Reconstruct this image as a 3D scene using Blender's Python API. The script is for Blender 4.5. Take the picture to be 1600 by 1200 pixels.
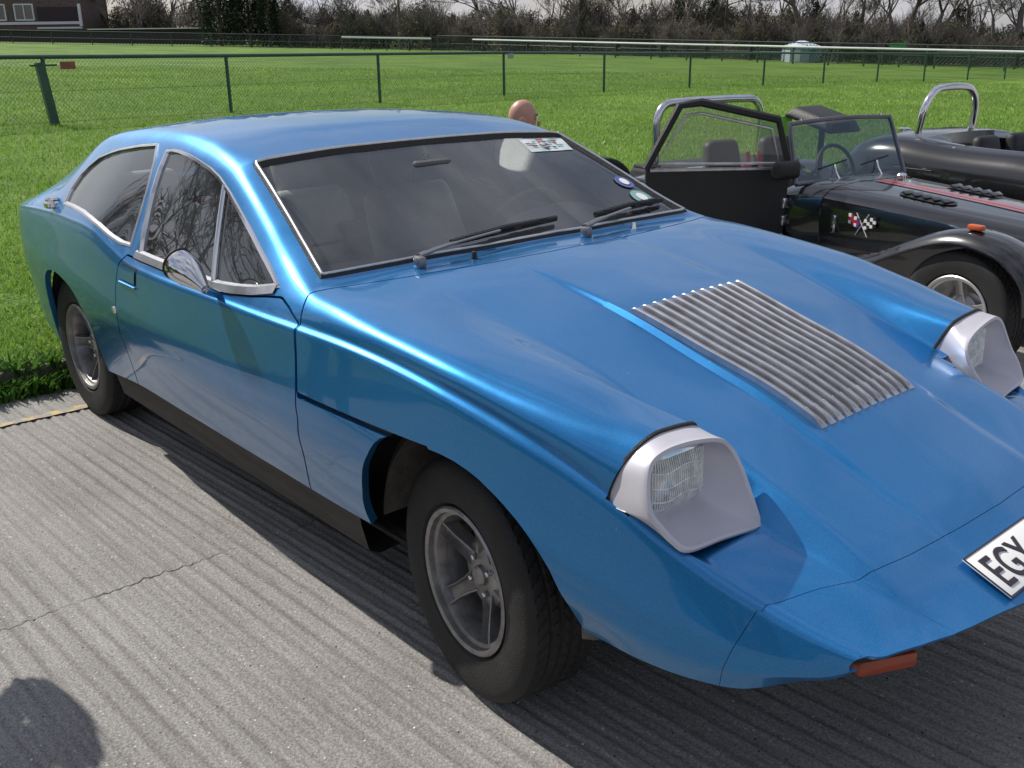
import bpy, bmesh, math, random
import numpy as np
from mathutils import Vector, Matrix, Euler
for o in list(bpy.data.objects): bpy.data.objects.remove(o)
scene = bpy.context.scene
COL = scene.collection
rnd = random.Random(7)
rng = np.random.default_rng(11)

# ------------------------------------------------------------------ camera
CAM = np.array([1.6491, -2.0405, 1.5195])
YAW, PIT, ROL, FPX = 2.42617, 0.33449, -0.01196, 1572.6
FW = np.array([math.cos(YAW)*math.cos(PIT), math.sin(YAW)*math.cos(PIT), -math.sin(PIT)])
RT = np.cross(FW, [0, 0, 1]); RT /= np.linalg.norm(RT); UP = np.cross(RT, FW)
RT, UP = math.cos(ROL)*RT+math.sin(ROL)*UP, -math.sin(ROL)*RT+math.cos(ROL)*UP
cd = bpy.data.cameras.new('camera'); cam = bpy.data.objects.new('camera', cd); COL.objects.link(cam)
mw = Matrix.Identity(4)
for i in range(3):
    mw[i][0], mw[i][1], mw[i][2], mw[i][3] = RT[i], UP[i], -FW[i], CAM[i]
cam.matrix_world = mw
cd.sensor_width = 36; cd.lens = FPX/1600*36; cd.clip_start = .05; cd.clip_end = 3000
scene.camera = cam
# ------------------------------------------------------------------ sky and sun
SUN = Vector((-.70, -.15, .70)).normalized()
world = bpy.data.worlds.new('World'); scene.world = world; world.use_nodes = True
nt = world.node_tree; nt.nodes.clear()
wo = nt.nodes.new('ShaderNodeOutputWorld'); bg = nt.nodes.new('ShaderNodeBackground')
sky = nt.nodes.new('ShaderNodeTexSky'); sky.sky_type = 'NISHITA'; sky.sun_disc = False
sky.sun_elevation = math.asin(SUN.z); sky.sun_rotation = math.atan2(SUN.x, SUN.y)
sky.air_density = 1.3; sky.dust_density = 1.2; sky.ozone_density = 1.0
tc = nt.nodes.new('ShaderNodeTexCoord'); mp = nt.nodes.new('ShaderNodeMapping'); mp.inputs['Scale'].default_value = (1, 1, 2.6)
nz = nt.nodes.new('ShaderNodeTexNoise'); nz.inputs['Scale'].default_value = 2.3; nz.inputs['Detail'].default_value = 8; nz.inputs['Roughness'].default_value = .58
cr = nt.nodes.new('ShaderNodeValToRGB'); cr.color_ramp.elements[0].position = .36; cr.color_ramp.elements[1].position = .66
mx = nt.nodes.new('ShaderNodeMix'); mx.data_type = 'RGBA'
mx.inputs[7].default_value = (8.8, 9.0, 10.2, 1)
nt.links.new(tc.outputs['Generated'], mp.inputs['Vector']); nt.links.new(mp.outputs[0], nz.inputs['Vector'])
nt.links.new(nz.outputs['Fac'], cr.inputs[0]); nt.links.new(cr.outputs[0], mx.inputs[0])
nt.links.new(sky.outputs[0], mx.inputs[6]); nt.links.new(mx.outputs[2], bg.inputs[0])
bg.inputs[1].default_value = .07
nt.links.new(bg.outputs[0], wo.inputs[0])
sl = bpy.data.lights.new('sun', 'SUN'); so = bpy.data.objects.new('sun', sl); COL.objects.link(so)
sl.energy = 4.6; sl.angle = math.radians(.53); sl.color = (1, .95, .87)
so.rotation_euler = SUN.to_track_quat('Z', 'Y').to_euler(); so.location = (-20, -5, 20)
vs = scene.view_settings
vs.view_transform = 'Standard'; vs.look = 'None'; vs.exposure = 0.12; vs.gamma = 1; vs.use_curve_mapping = False
scene.render.engine = 'CYCLES'
scene.cycles.max_bounces = 8; scene.cycles.transparent_max_bounces = 16

# ------------------------------------------------------------------ helpers
def place(px, d, z=0.0):
    """a point at depth d metres on the bearing of column px, at height z"""
    h = np.array([math.cos(YAW), math.sin(YAW)]); r = np.array([math.sin(YAW), -math.cos(YAW)])
    k = (px-800)/FPX*math.cos(PIT)
    p = CAM[:2]+d*(h+k*r)
    return (float(p[0]), float(p[1]), z)

def nmat(name):
    m = bpy.data.materials.new(name); m.use_nodes = True
    return m, m.node_tree, m.node_tree.nodes['Principled BSDF']
def rgb(c): return (c[0], c[1], c[2], 1)
def mat(name, col, rough=.5, metal=0., coat=0., var=.12, scale=8., bump=0., bscale=60., spec=.5, detail=4, stretch=(1, 1, 1), emis=None):
    """plain procedural surface: base colour broken up by noise, optional fine bump"""
    m, t, b = nmat(name)
    b.inputs['Roughness'].default_value = rough; b.inputs['Metallic'].default_value = metal
    b.inputs['Coat Weight'].default_value = coat; b.inputs['Coat Roughness'].default_value = .04
    b.inputs['Specular IOR Level'].default_value = spec
    c = t.nodes.new('ShaderNodeTexCoord'); mpn = t.nodes.new('ShaderNodeMapping'); mpn.inputs['Scale'].default_value = stretch
    t.links.new(c.outputs['Object'], mpn.inputs[0])
    n = t.nodes.new('ShaderNodeTexNoise'); n.inputs['Scale'].default_value = scale; n.inputs['Detail'].default_value = detail
    t.links.new(mpn.outputs[0], n.inputs['Vector'])
    r = t.nodes.new('ShaderNodeValToRGB'); r.color_ramp.elements[0].position = .3; r.color_ramp.elements[1].position = .7
    r.color_ramp.elements[0].color = rgb([x*(1-var) for x in col]); r.color_ramp.elements[1].color = rgb([min(1, x*(1+var)) for x in col])
    t.links.new(n.outputs['Fac'], r.inputs[0]); t.links.new(r.outputs[0], b.inputs['Base Color'])
    if bump:
        n2 = t.nodes.new('ShaderNodeTexNoise'); n2.inputs['Scale'].default_value = bscale; n2.inputs['Detail'].default_value = 3
        t.links.new(mpn.outputs[0], n2.inputs['Vector'])
        bu = t.nodes.new('ShaderNodeBump'); bu.inputs['Strength'].default_value = bump; bu.inputs['Distance'].default_value = .01
        t.links.new(n2.outputs['Fac'], bu.inputs['Height']); t.links.new(bu.outputs[0], b.inputs['Normal'])
    return m
def glassmat(name, tint=(.8, .85, .84), tone_amt=.03, boost=1.0, rough=0.0):
    m, t, b = nmat(name); t.nodes.remove(b); out = t.nodes['Material Output']
    tr = t.nodes.new('ShaderNodeBsdfTransparent'); tr.inputs[0].default_value = rgb(tint)
    gl = t.nodes.new('ShaderNodeBsdfGlossy'); gl.inputs['Roughness'].default_value = rough; gl.inputs['Color'].default_value = (1, 1, 1, 1)
    fr = t.nodes.new('ShaderNodeFresnel'); fr.inputs['IOR'].default_value = 1.5
    ml = t.nodes.new('ShaderNodeMath'); ml.operation = 'MULTIPLY'; ml.inputs[1].default_value = 1.8*boost; ml.use_clamp = True
    t.links.new(fr.outputs[0], ml.inputs[0])
    m1 = t.nodes.new('ShaderNodeMixShader'); t.links.new(ml.outputs[0], m1.inputs[0]); t.links.new(tr.outputs[0], m1.inputs[1]); t.links.new(gl.outputs[0], m1.inputs[2])
    df = t.nodes.new('ShaderNodeBsdfDiffuse'); df.inputs[0].default_value = (.55, .55, .6, 1)  # thin diffuse film of dirt on the pane
    n = t.nodes.new('ShaderNodeTexNoise'); n.inputs['Scale'].default_value = 5; n.inputs['Detail'].default_value = 6
    c = t.nodes.new('ShaderNodeTexCoord'); t.links.new(c.outputs['Object'], n.inputs['Vector'])
    mm = t.nodes.new('ShaderNodeMath'); mm.operation = 'MULTIPLY'; mm.inputs[1].default_value = tone_amt*2; t.links.new(n.outputs['Fac'], mm.inputs[0])
    m2 = t.nodes.new('ShaderNodeMixShader'); t.links.new(mm.outputs[0], m2.inputs[0]); t.links.new(m1.outputs[0], m2.inputs[1]); t.links.new(df.outputs[0], m2.inputs[2])
    t.links.new(m2.outputs[0], out.inputs['Surface'])
    return m

class MB:
    def __init__(s): s.v = []; s.f = []
    def add(s, v, f):
        o = len(s.v); s.v.extend([tuple(float(x) for x in p) for p in v]); s.f.extend([tuple(int(i)+o for i in q) for q in f]); return s
    def box(s, c, d, rot=None):
        vs_ = []
        for sx in (-.5, .5):
            for sy in (-.5, .5):
                for sz in (-.5, .5):
                    p = Vector((sx*d[0], sy*d[1], sz*d[2]))
                    if rot is not None: p = rot @ p
                    vs_.append((p.x+c[0], p.y+c[1], p.z+c[2]))
        return s.add(vs_, [(0, 1, 3, 2), (4, 6, 7, 5), (0, 4, 5, 1), (2, 3, 7, 6), (0, 2, 6, 4), (1, 5, 7, 3)])
    def rbox(s, c, d, r=.02, seg=3, rot=None, taper=None):
        bm = bmesh.new(); bmesh.ops.create_cube(bm, size=1)
        for v in bm.verts:
            v.co = Vector((v.co.x*d[0], v.co.y*d[1], v.co.z*d[2]))
            if taper and v.co.z > 0: v.co.x *= taper[0]; v.co.y *= taper[1]
        bmesh.ops.bevel(bm, geom=bm.edges[:], offset=r, segments=seg, affect='EDGES', profile=.5)
        bm.verts.index_update()
        vs_ = [((rot @ v.co) if rot is not None else v.co) for v in bm.verts]
        s.add([(p.x+c[0], p.y+c[1], p.z+c[2]) for p in vs_], [[v.index for v in f.verts] for f in bm.faces]); bm.free(); return s
    def tube(s, path, r, n=8, closed=False, cap=True, flat=None):
        P = [Vector(p) for p in path]; m = len(P); rs = r if hasattr(r, '__len__') else [r]*m
        rings = []; ref = None
        for i in range(m):
            if closed: t = P[(i+1) % m]-P[i-1]
            else: t = P[min(i+1, m-1)]-P[max(i-1, 0)]
            t.normalize()
            if ref is None:
                ref = Vector((0, 0, 1)) if abs(t.z) < .9 else Vector((1, 0, 0))
            a = (ref-t*ref.dot(t)).normalized(); ref = a; b = t.cross(a)
            rings.append([P[i]+(a*math.cos(2*math.pi*k/n)*(flat or 1)+b*math.sin(2*math.pi*k/n))*rs[i] for k in range(n)])
        return s.loft(rings, closed=closed, cap=cap and not closed)
    def loft(s, rings, closed=False, cap=False, ring_closed=True):
        n = len(rings[0]); m = len(rings); v = [p for q in rings for p in q]; f = []
        for i in range(m if closed else m-1):
            a, b = i*n, ((i+1) % m)*n
            for k in range(n if ring_closed else n-1):
                k2 = (k+1) % n; f.append((a+k, a+k2, b+k2, b+k))
        if cap: f.append(tuple(range(n-1, -1, -1))); f.append(tuple((m-1)*n+k for k in range(n)))
        return s.add(v, f)
    def lathe(s, prof, n=48, c=(0, 0, 0), axis='y'):
        rings = []
        for (r, h) in prof:
            ring = []
            for k in range(n):
                a = 2*math.pi*k/n; u, w = r*math.cos(a), r*math.sin(a)
                ring.append({'y': (c[0]+u, c[1]+h, c[2]+w), 'z': (c[0]+u, c[1]+w, c[2]+h), 'x': (c[0]+h, c[1]+u, c[2]+w)}[axis])
            rings.append(ring)
        return s.loft(rings)
    def xform(s, M_):
        s.v = [tuple(M_ @ Vector(p)) for p in s.v]; return s
    def mirror_y(s):
        s.v = [(p[0], -p[1], p[2]) for p in s.v]; s.f = [tuple(reversed(q)) for q in s.f]; return s
    def copy(s):
        m = MB(); m.v = list(s.v); m.f = list(s.f); return m
    def mesh(s, name, mt, smooth=35):
        me = bpy.data.meshes.new(name); me.from_pydata(s.v, [], s.f); me.update()
        if smooth:
            me.shade_smooth(); me.set_sharp_from_angle(angle=math.radians(smooth))
        if mt: me.materials.append(mt)
        return me
    def build(s, name, mt, parent=None, smooth=35, **k):
        o = bpy.data.objects.new(name, s.mesh(name, mt, smooth)); COL.objects.link(o)
        if parent is not None: o.parent = parent
        for a, b in k.items(): o[a] = b
        return o
def tag(o, label, cat, group=None, kind=None):
    o['label'] = label; o['category'] = cat
    if group: o['group'] = group
    if kind: o['kind'] = kind
    return o
def thing(name, label, cat, loc=(0, 0, 0), rz=0., group=None):
    o = bpy.data.objects.new(name, None); COL.objects.link(o); o.location = loc; o.rotation_euler = (0, 0, rz); o.empty_display_size = .2
    return tag(o, label, cat, group)
def struct(o): o['kind'] = 'structure'; return o
def inst(name, me, parent=None, loc=(0, 0, 0), rz=0., sc=1.):
    o = bpy.data.objects.new(name, me); COL.objects.link(o); o.location = loc; o.rotation_euler = (0, 0, rz)
    o.scale = (sc, sc, sc) if not hasattr(sc, '__len__') else sc
    if parent is not None: o.parent = parent
    return o
def smoothpath(pts, n=8, closed=False):
    """Catmull-Rom through the points"""
    P = [Vector(p) for p in pts]; m = len(P); out = []
    for i in range(m if closed else m-1):
        if closed: a, b, c, d = P[i-1], P[i], P[(i+1) % m], P[(i+2) % m]
        else: a, b, c, d = P[max(i-1, 0)], P[i], P[i+1], P[min(i+2, m-1)]
        for k in range(n):
            t = k/n
            out.append(.5*((2*b)+(c-a)*t+(2*a-5*b+4*c-d)*t*t+(3*b-a-3*c+d)*t**3))
    if not closed: out.append(P[-1])
    return out

# ================================================================== ground
_r2 = np.array([math.sin(YAW), -math.cos(YAW)])
def gz(x, y):
    """ground height: level at the parking slab, the field beyond falls gently to one side"""
    lat = (np.asarray(x)-CAM[0])*_r2[0]+(np.asarray(y)-CAM[1])*_r2[1]
    t = np.clip((-3.15-np.asarray(x))/7, 0, 1); t = t*t*(3-2*t)
    return .075*(1-t)+t*(-.027*lat)
def vnoise(x, y, s, seed=0):
    """cheap smooth value noise"""
    x = np.asarray(x)*s+seed*13.7; y = np.asarray(y)*s+seed*7.3
    def hsh(i, j): return np.modf(np.abs(np.sin(i*127.1+j*311.7+seed)*43758.5453))[0]
    i, j = np.floor(x), np.floor(y); fx, fy = x-i, y-j; fx = fx*fx*(3-2*fx); fy = fy*fy*(3-2*fy)
    return (hsh(i, j)*(1-fx)+hsh(i+1, j)*fx)*(1-fy)+(hsh(i, j+1)*(1-fx)+hsh(i+1, j+1)*fx)*fy

def grassmat():
    m, t, b = nmat('grass_turf'); b.inputs['Roughness'].default_value = .8; b.inputs['Specular IOR Level'].default_value = .2
    c = t.nodes.new('ShaderNodeTexCoord'); cols = None
    def noise(sc, det=4): n = t.nodes.new('ShaderNodeTexNoise'); n.inputs['Scale'].default_value = sc; n.inputs['Detail'].default_value = det; t.links.new(c.outputs['Object'], n.inputs['Vector']); return n
    r1 = t.nodes.new('ShaderNodeValToRGB'); e = r1.color_ramp.elements
    e[0].position = .34; e[0].color = (.088, .18, .026, 1); e[1].position = .68; e[1].color = (.18, .30, .048, 1)
    t.links.new(noise(.35, 8).outputs['Fac'], r1.inputs[0])
    r2 = t.nodes.new('ShaderNodeValToRGB'); e = r2.color_ramp.elements
    e[0].position = .3; e[0].color = (.5, .5, .42, 1); e[1].position = .75; e[1].color = (1.4, 1.35, 1.2, 1)
    t.links.new(noise(14, 6).outputs['Fac'], r2.inputs[0])
    mu = t.nodes.new('ShaderNodeMix'); mu.data_type = 'RGBA'; mu.blend_type = 'MULTIPLY'; mu.inputs[0].default_value = 1
    t.links.new(r1.outputs[0], mu.inputs[6]); t.links.new(r2.outputs[0], mu.inputs[7])
    t.links.new(mu.outputs[2], b.inputs['Base Color'])
    bu = t.nodes.new('ShaderNodeBump'); bu.inputs['Strength'].default_value = 1; bu.inputs['Distance'].default_value = .06
    t.links.new(noise(30, 5).outputs['Fac'], bu.inputs['Height']); t.links.new(bu.outputs[0], b.inputs['Normal'])
    return m
M_TURF = grassmat()
def axis(lo, hi, fine_lo, fine_hi, df, k=1.25):
    a = list(np.arange(fine_lo, fine_hi+1e-6, df)); s = df; x = fine_hi
    while x < hi: s *= k; x += s; a.append(min(x, hi))
    s = df; x = fine_lo; b = []
    while x > lo: s *= k; x -= s; b.append(max(x, lo))
    return np.array(b[::-1]+a)
gx = axis(-420, 300, -24, -3.2, .35); gx = np.array(sorted(set(gx.round(3)))); gy = axis(-300, 420, -8, 48, .5)
Xg, Yg = np.meshgrid(gx, gy, indexing='ij')
Zg = np.where(Xg < -3.19, gz(Xg, Yg)+.05*(vnoise(Xg, Yg, .35, 1)-.5)*np.clip((-3.4-Xg)/2, 0, 1)+.02*(vnoise(Xg, Yg, 1.7, 2)-.5), np.where(Xg < -2.99, -.05, -1.2))
nx_, ny_ = Xg.shape
fm = MB(); fm.add(np.stack([Xg, Yg, Zg], -1).reshape(-1, 3), [(i*ny_+j, (i+1)*ny_+j, (i+1)*ny_+j+1, i*ny_+j+1) for i in range(nx_-1) for j in range(ny_-1)])
struct(fm.build('field', M_TURF, smooth=60))

def concmat():
    m, t, b = nmat('brushed_concrete'); b.inputs['Roughness'].default_value = .88; b.inputs['Specular IOR Level'].default_value = .3
    c = t.nodes.new('ShaderNodeTexCoord'); N = t.nodes.new; Lk = t.links.new
    def noise(sc, det=4, st=(1, 1, 1), ro=.5):
        mp_ = N('ShaderNodeMapping'); mp_.inputs['Scale'].default_value = st; mp_.inputs['Rotation'].default_value = (0, 0, math.radians(-2.9)); Lk(c.outputs['Object'], mp_.inputs[0])
        n = N('ShaderNodeTexNoise'); n.inputs['Scale'].default_value = sc; n.inputs['Detail'].default_value = det; n.inputs['Roughness'].default_value = ro; Lk(mp_.outputs[0], n.inputs['Vector']); return n
    def ramp(src, a, ca, b_, cb):
        r = N('ShaderNodeValToRGB'); r.color_ramp.elements[0].position = a; r.color_ramp.elements[0].color = rgb(ca); r.color_ramp.elements[1].position = b_; r.color_ramp.elements[1].color = rgb(cb); Lk(src, r.inputs[0]); return r
    def mul(a, b_, f=1.):
        x = N('ShaderNodeMix'); x.data_type = 'RGBA'; x.blend_type = 'MULTIPLY'; x.inputs[0].default_value = f; Lk(a, x.inputs[6]); Lk(b_, x.inputs[7]); return x.outputs[2]
    base = ramp(noise(1.3, 8, ro=.6).outputs['Fac'], .3, (.27, .258, .245), .72, (.36, .347, .33))
    lines = ramp(noise(4, 4, (.07, 8, 1), .55).outputs['Fac'], .36, (.66, .65, .64), .56, (1.06, 1.06, 1.06))
    at = N('ShaderNodeAttribute'); at.attribute_name = 'groove_tone'
    gd = ramp(at.outputs['Fac'], .0, (1.06, 1.06, 1.06), 1., (.74, .725, .705))
    grit = ramp(noise(150, 3, ro=.7).outputs['Fac'], .36, (.55, .55, .56), .66, (1.22, 1.22, 1.22))
    col = mul(mul(mul(base.outputs[0], lines.outputs[0], .45), grit.outputs[0], .9), gd.outputs[0], 1.)
    v = N('ShaderNodeTexVoronoi'); v.inputs['Scale'].default_value = 55; Lk(c.outputs['Object'], v.inputs['Vector'])
    wn = N('ShaderNodeTexWhiteNoise'); Lk(v.outputs['Color'], wn.inputs['Vector'])
    g1 = N('ShaderNodeMath'); g1.operation = 'GREATER_THAN'; g1.inputs[1].default_value = .80; Lk(wn.outputs['Value'], g1.inputs[0])
    g2 = N('ShaderNodeMath'); g2.operation = 'LESS_THAN'; g2.inputs[1].default_value = .17; Lk(v.outputs['Distance'], g2.inputs[0])
    g3 = N('ShaderNodeMath'); g3.operation = 'MULTIPLY'; Lk(g1.outputs[0], g3.inputs[0]); Lk(g2.outputs[0], g3.inputs[1])
    st = ramp(wn.outputs['Value'], .84, (.44, .42, .39), .98, (.66, .63, .58))
    mx_ = N('ShaderNodeMix'); mx_.data_type = 'RGBA'; Lk(g3.outputs[0], mx_.inputs[0]); Lk(col, mx_.inputs[6]); Lk(st.outputs[0], mx_.inputs[7])
    d1 = N('ShaderNodeMath'); d1.operation = 'LESS_THAN'; d1.inputs[1].default_value = .07; Lk(wn.outputs['Value'], d1.inputs[0])
    d2 = N('ShaderNodeMath'); d2.operation = 'MULTIPLY'; Lk(d1.outputs[0], d2.inputs[0]); Lk(g2.outputs[0], d2.inputs[1])
    mx2 = N('ShaderNodeMix'); mx2.data_type = 'RGBA'; mx2.inputs[7].default_value = (.05, .048, .045, 1); Lk(d2.outputs[0], mx2.inputs[0]); Lk(mx_.outputs[2], mx2.inputs[6])
    Lk(mx2.outputs[2], b.inputs['Base Color'])
    bu = N('ShaderNodeBump'); bu.inputs['Strength'].default_value = .8; bu.inputs['Distance'].default_value = .006
    ad = N('ShaderNodeMath'); ad.operation = 'ADD'; Lk(noise(110, 4, ro=.7).outputs['Fac'], ad.inputs[0]); Lk(g3.outputs[0], ad.inputs[1])
    Lk(ad.outputs[0], bu.inputs['Height']); Lk(bu.outputs[0], b.inputs['Normal'])
    return m
M_CONC = concmat()
# ridged slab: the broomed grooves run along the car, a shrinkage crack crosses it
ca, sa = math.cos(math.radians(2.9)), math.sin(math.radians(2.9))
def ridge(x, y):
    v = -sa*x+ca*y
    w = v*33+.22*(vnoise(x*.3, v*6, 1, 5)-.5)
    a = .0028+.0026*vnoise(x*.35, v*3, 1, 6)
    return a*(np.sin(w*2*np.pi)*.5+.5*np.sin(w*2*np.pi*.53+1))+.004*(vnoise(x, y, 1.3, 8)-.5)+.0034*(vnoise(x, y, 45, 9)-.5)
xl = np.unique(np.concatenate([np.arange(-3.0, 2.6, .035), [2.6], [-1.070, -1.0645, -1.0625, -1.0605, -1.0585, -1.052]]).round(4)); yl = np.arange(-2.7, 1.601, .0075)
Xc, Yc = np.meshgrid(xl, yl, indexing='ij'); Zc = ridge(Xc, Yc)
jag = .022*(vnoise(Yc*0, Yc, 9, 3)-.5)+.010*(vnoise(Yc*0, Yc, 45, 4)-.5)+.03*(vnoise(Yc*0, Yc, 2.2, 5)-.5)
near = np.exp(-((Xc+1.061)/.05)**2); Xc = Xc+jag*near
op = np.clip((vnoise(Yc*0, Yc, 5, 9)-.36)*2.5, 0, 1)
Zc = np.where(np.abs(xl[:, None]+1.0615) < .0015, Zc-.008*op, Zc)
bord = np.minimum(np.minimum(Xc+3.0, 2.6-Xc), np.minimum(Yc+2.7, 1.6-Yc)); Zc = Zc*np.clip(bord/.08, 0, 1)
n1, n2 = Xc.shape
cm = MB(); cm.add(np.stack([Xc, Yc, Zc], -1).reshape(-1, 3), [(i*n2+j, (i+1)*n2+j, (i+1)*n2+j+1, i*n2+j+1) for i in range(n1-1) for j in range(n2-1)])
slab_o = struct(cm.build('concrete_slab', M_CONC, smooth=60))
va_ = -sa*Xc+ca*Yc; wv_ = va_*33+.22*(vnoise(Xc*.3, va_*6, 1, 5)-.5)
tone_amt = np.clip(-(np.sin(wv_*2*np.pi)*.5+.5*np.sin(wv_*2*np.pi*.53+1))*1.1+.05, 0, 1)*(.35+.9*vnoise(Xc*.8, va_*5, 1, 12))*np.clip(bord/.08, 0, 1)  # darker tone towards the bottom of each groove, uneven along it
tone_amt = np.clip(np.where(np.abs(xl[:, None]+1.0615) < .0030, op*.8, tone_amt), 0, 1)
at_ = slab_o.data.attributes.new('groove_tone', 'FLOAT', 'POINT'); at_.data.foreach_set('value', tone_amt.ravel().astype(np.float32))
ap = MB()
def apz(x, y):
    lat = (x-CAM[0])*_r2[0]+(y-CAM[1])*_r2[1]; t = min(1, max(0, (y-1.6)/1.6)); return -.027*lat*t*t*(3-2*t)
for (x0, x1, y0, y1) in ((-3.0, 2.6, 1.6, 40), (-3.0, 2.6, -30, -2.7), (2.6, 40, -30, 40)):
    xx = np.linspace(x0, x1, 12); yy = np.linspace(y0, y1, 20)
    A = [(x, y, apz(x, y)) for x in xx for y in yy]; ap.add(A, [(i*20+j, (i+1)*20+j, (i+1)*20+j+1, i*20+j+1) for i in range(11) for j in range(19)])
struct(ap.build('parking_apron', M_CONC, smooth=0))
# worn yellow bay line
m, t, b = nmat('worn_yellow_paint'); b.inputs['Roughness'].default_value = .8
c = t.nodes.new('ShaderNodeTexCoord'); n = t.nodes.new('ShaderNodeTexNoise'); n.inputs['Scale'].default_value = 16; n.inputs['Detail'].default_value = 6; n.inputs['Roughness'].default_value = .7; t.links.new(c.outputs['Object'], n.inputs['Vector'])
r = t.nodes.new('ShaderNodeValToRGB'); r.color_ramp.elements[0].position = .46; r.color_ramp.elements[0].color = (.27, .255, .235, 1); r.color_ramp.elements[1].position = .56; r.color_ramp.elements[1].color = (.52, .38, .16, 1)
t.links.new(n.outputs['Fac'], r.inputs[0]); t.links.new(r.outputs[0], b.inputs['Base Color'])
yl_ = MB(); rr = []
for y in np.linspace(-2.6, 1.5, 120): rr.append([(-2.715+.006*math.sin(y*9)+.008*rnd.random(), y, .0075), (-2.665+.006*math.sin(y*7)-.008*rnd.random(), y, .0075)])
struct(yl_.loft(rr, ring_closed=False).build('bay_line', m))
# kerb stones along the verge
kb = bpy.data.objects.new('kerb', None); COL.objects.link(kb); kb.location = (-3.17, 0, 0); struct(kb)
M_KERB = mat('old_kerb_concrete', (.13, .12, .105), .9, var=.35, scale=6, bump=.6, bscale=40)
kme = MB().rbox((0, 0, .03), (.12, .905, .15), .014, 2).mesh('kerb_stone', M_KERB)
for k in range(22): inst('kerb_stone', kme, kb, (.004*rnd.uniform(-1, 1), -4.6+.915*k, .004*rnd.uniform(-1, 1)), rnd.uniform(-.006, .006))

# ---- grass blades
def blademat(name, a, b_, rough=.45, trans=.4):
    m, t, b = nmat(name); b.inputs['Roughness'].default_value = rough; b.inputs['Specular IOR Level'].default_value = .4
    g_ = t.nodes.new('ShaderNodeNewGeometry'); r = t.nodes.new('ShaderNodeValToRGB')
    r.color_ramp.elements[0].color = rgb(a); r.color_ramp.elements[1].color = rgb(b_)
    t.links.new(g_.outputs['Random Per Island'], r.inputs[0]); t.links.new(r.outputs[0], b.inputs['Base Color'])
    tl = t.nodes.new('ShaderNodeBsdfTranslucent'); ms = t.nodes.new('ShaderNodeMixShader'); ms.inputs[0].default_value = trans
    t.links.new(r.outputs[0], tl.inputs[0]); t.links.new(b.outputs[0], ms.inputs[1]); t.links.new(tl.outputs[0], ms.inputs[2]); t.links.new(ms.outputs[0], t.nodes['Material Output'].inputs['Surface'])
    return m
M_BLADE = blademat('grass_blade', (.14, .28, .038), (.31, .47, .09)); M_WEED = blademat('weed_leaf', (.035, .10, .015), (.10, .22, .03), .5)
def fast_mesh(name, V, F, mt, kind='stuff', label=None, cat=None, n=3):
    me = bpy.data.meshes.new(name); nv, nf = len(V), len(F)
    me.vertices.add(nv); me.vertices.foreach_set('co', np.asarray(V, np.float32).ravel())
    me.loops.add(nf*n); me.loops.foreach_set('vertex_index', np.asarray(F, np.int32).ravel())
    me.polygons.add(nf); me.polygons.foreach_set('loop_start', np.arange(0, nf*n, n, dtype=np.int32))
    me.update(); me.validate(); me.materials.append(mt)
    o = bpy.data.objects.new(name, me); COL.objects.link(o)
    if kind: o['kind'] = kind
    if label: o['label'] = label; o['category'] = cat
    return o
def blades(px_, py_, pz_, h, w, bend):
    n = len(px_); a = rng.uniform(0, 2*np.pi, n); d = rng.uniform(0, 2*np.pi, n)
    bx, by = np.cos(a)*w/2, np.sin(a)*w/2; ox, oy = np.cos(d)*bend*h, np.sin(d)*bend*h
    V = np.zeros((n, 5, 3))
    V[:, 0] = np.stack([px_-bx, py_-by, pz_], 1); V[:, 1] = np.stack([px_+bx, py_+by, pz_], 1)
    V[:, 2] = np.stack([px_-bx*.8+ox*.35, py_-by*.8+oy*.35, pz_+h*.6], 1); V[:, 3] = np.stack([px_+bx*.8+ox*.35, py_+by*.8+oy*.35, pz_+h*.6], 1)
    V[:, 4] = np.stack([px_+ox, py_+oy, pz_+h], 1)
    o = np.arange(n)[:, None]*5
    F = np.concatenate([o+[0, 1, 3], o+[0, 3, 2], o+[2, 3, 4]], 0)
    return V.reshape(-1, 3), F
N = 420000
r_ = np.exp(rng.uniform(math.log(3.6), math.log(46), N)); th = YAW+rng.uniform(-.60, .68, N)
bx_, by_ = CAM[0]+r_*np.cos(th), CAM[1]+r_*np.sin(th)
clump = vnoise(bx_, by_, 2.3, 21)*.5+vnoise(bx_, by_, 8, 22)*.5
k_ = (bx_ < -3.24) & (rng.random(N) < .35+.9*clump)
bx_, by_, r_, clump = bx_[k_], by_[k_], r_[k_], clump[k_]
bzv = gz(bx_, by_)+.05*(vnoise(bx_, by_, .35, 1)-.5)*np.clip((-3.4-bx_)/2, 0, 1)+.02*(vnoise(bx_, by_, 1.7, 2)-.5)-.012
V, F = blades(bx_, by_, bzv, (.024+.034*clump+.014*rng.random(len(bx_)))*(1+r_/90), (.0045+.003*rng.random(len(bx_)))*(1+r_/18), rng.uniform(.2, .9, len(bx_)))
fast_mesh('grass', V, F, M_BLADE, label='short bright green grass covering the field and verge', cat='grass')
# weeds along the kerb
N = 9000; wx = rng.normal(-3.07, .05, N); wy = rng.uniform(-3, 2.5, N); cl_ = vnoise(wx*0, wy, 3, 31)
k_ = (rng.random(N) < cl_*1.5) & (wx < -2.97) & (wx > -3.26); wx, wy, cl_ = wx[k_], wy[k_], cl_[k_]
V, F = blades(wx, wy, np.where(wx < -3.11, .07, -.005), .04+.09*cl_*rng.random(len(wx)), .012+.012*rng.random(len(wx)), rng.uniform(.4, 1.4, len(wx)))
fast_mesh('kerb_weeds', V, F, M_WEED, label='low leafy weeds growing along the concrete kerb', cat='weeds')
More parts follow.
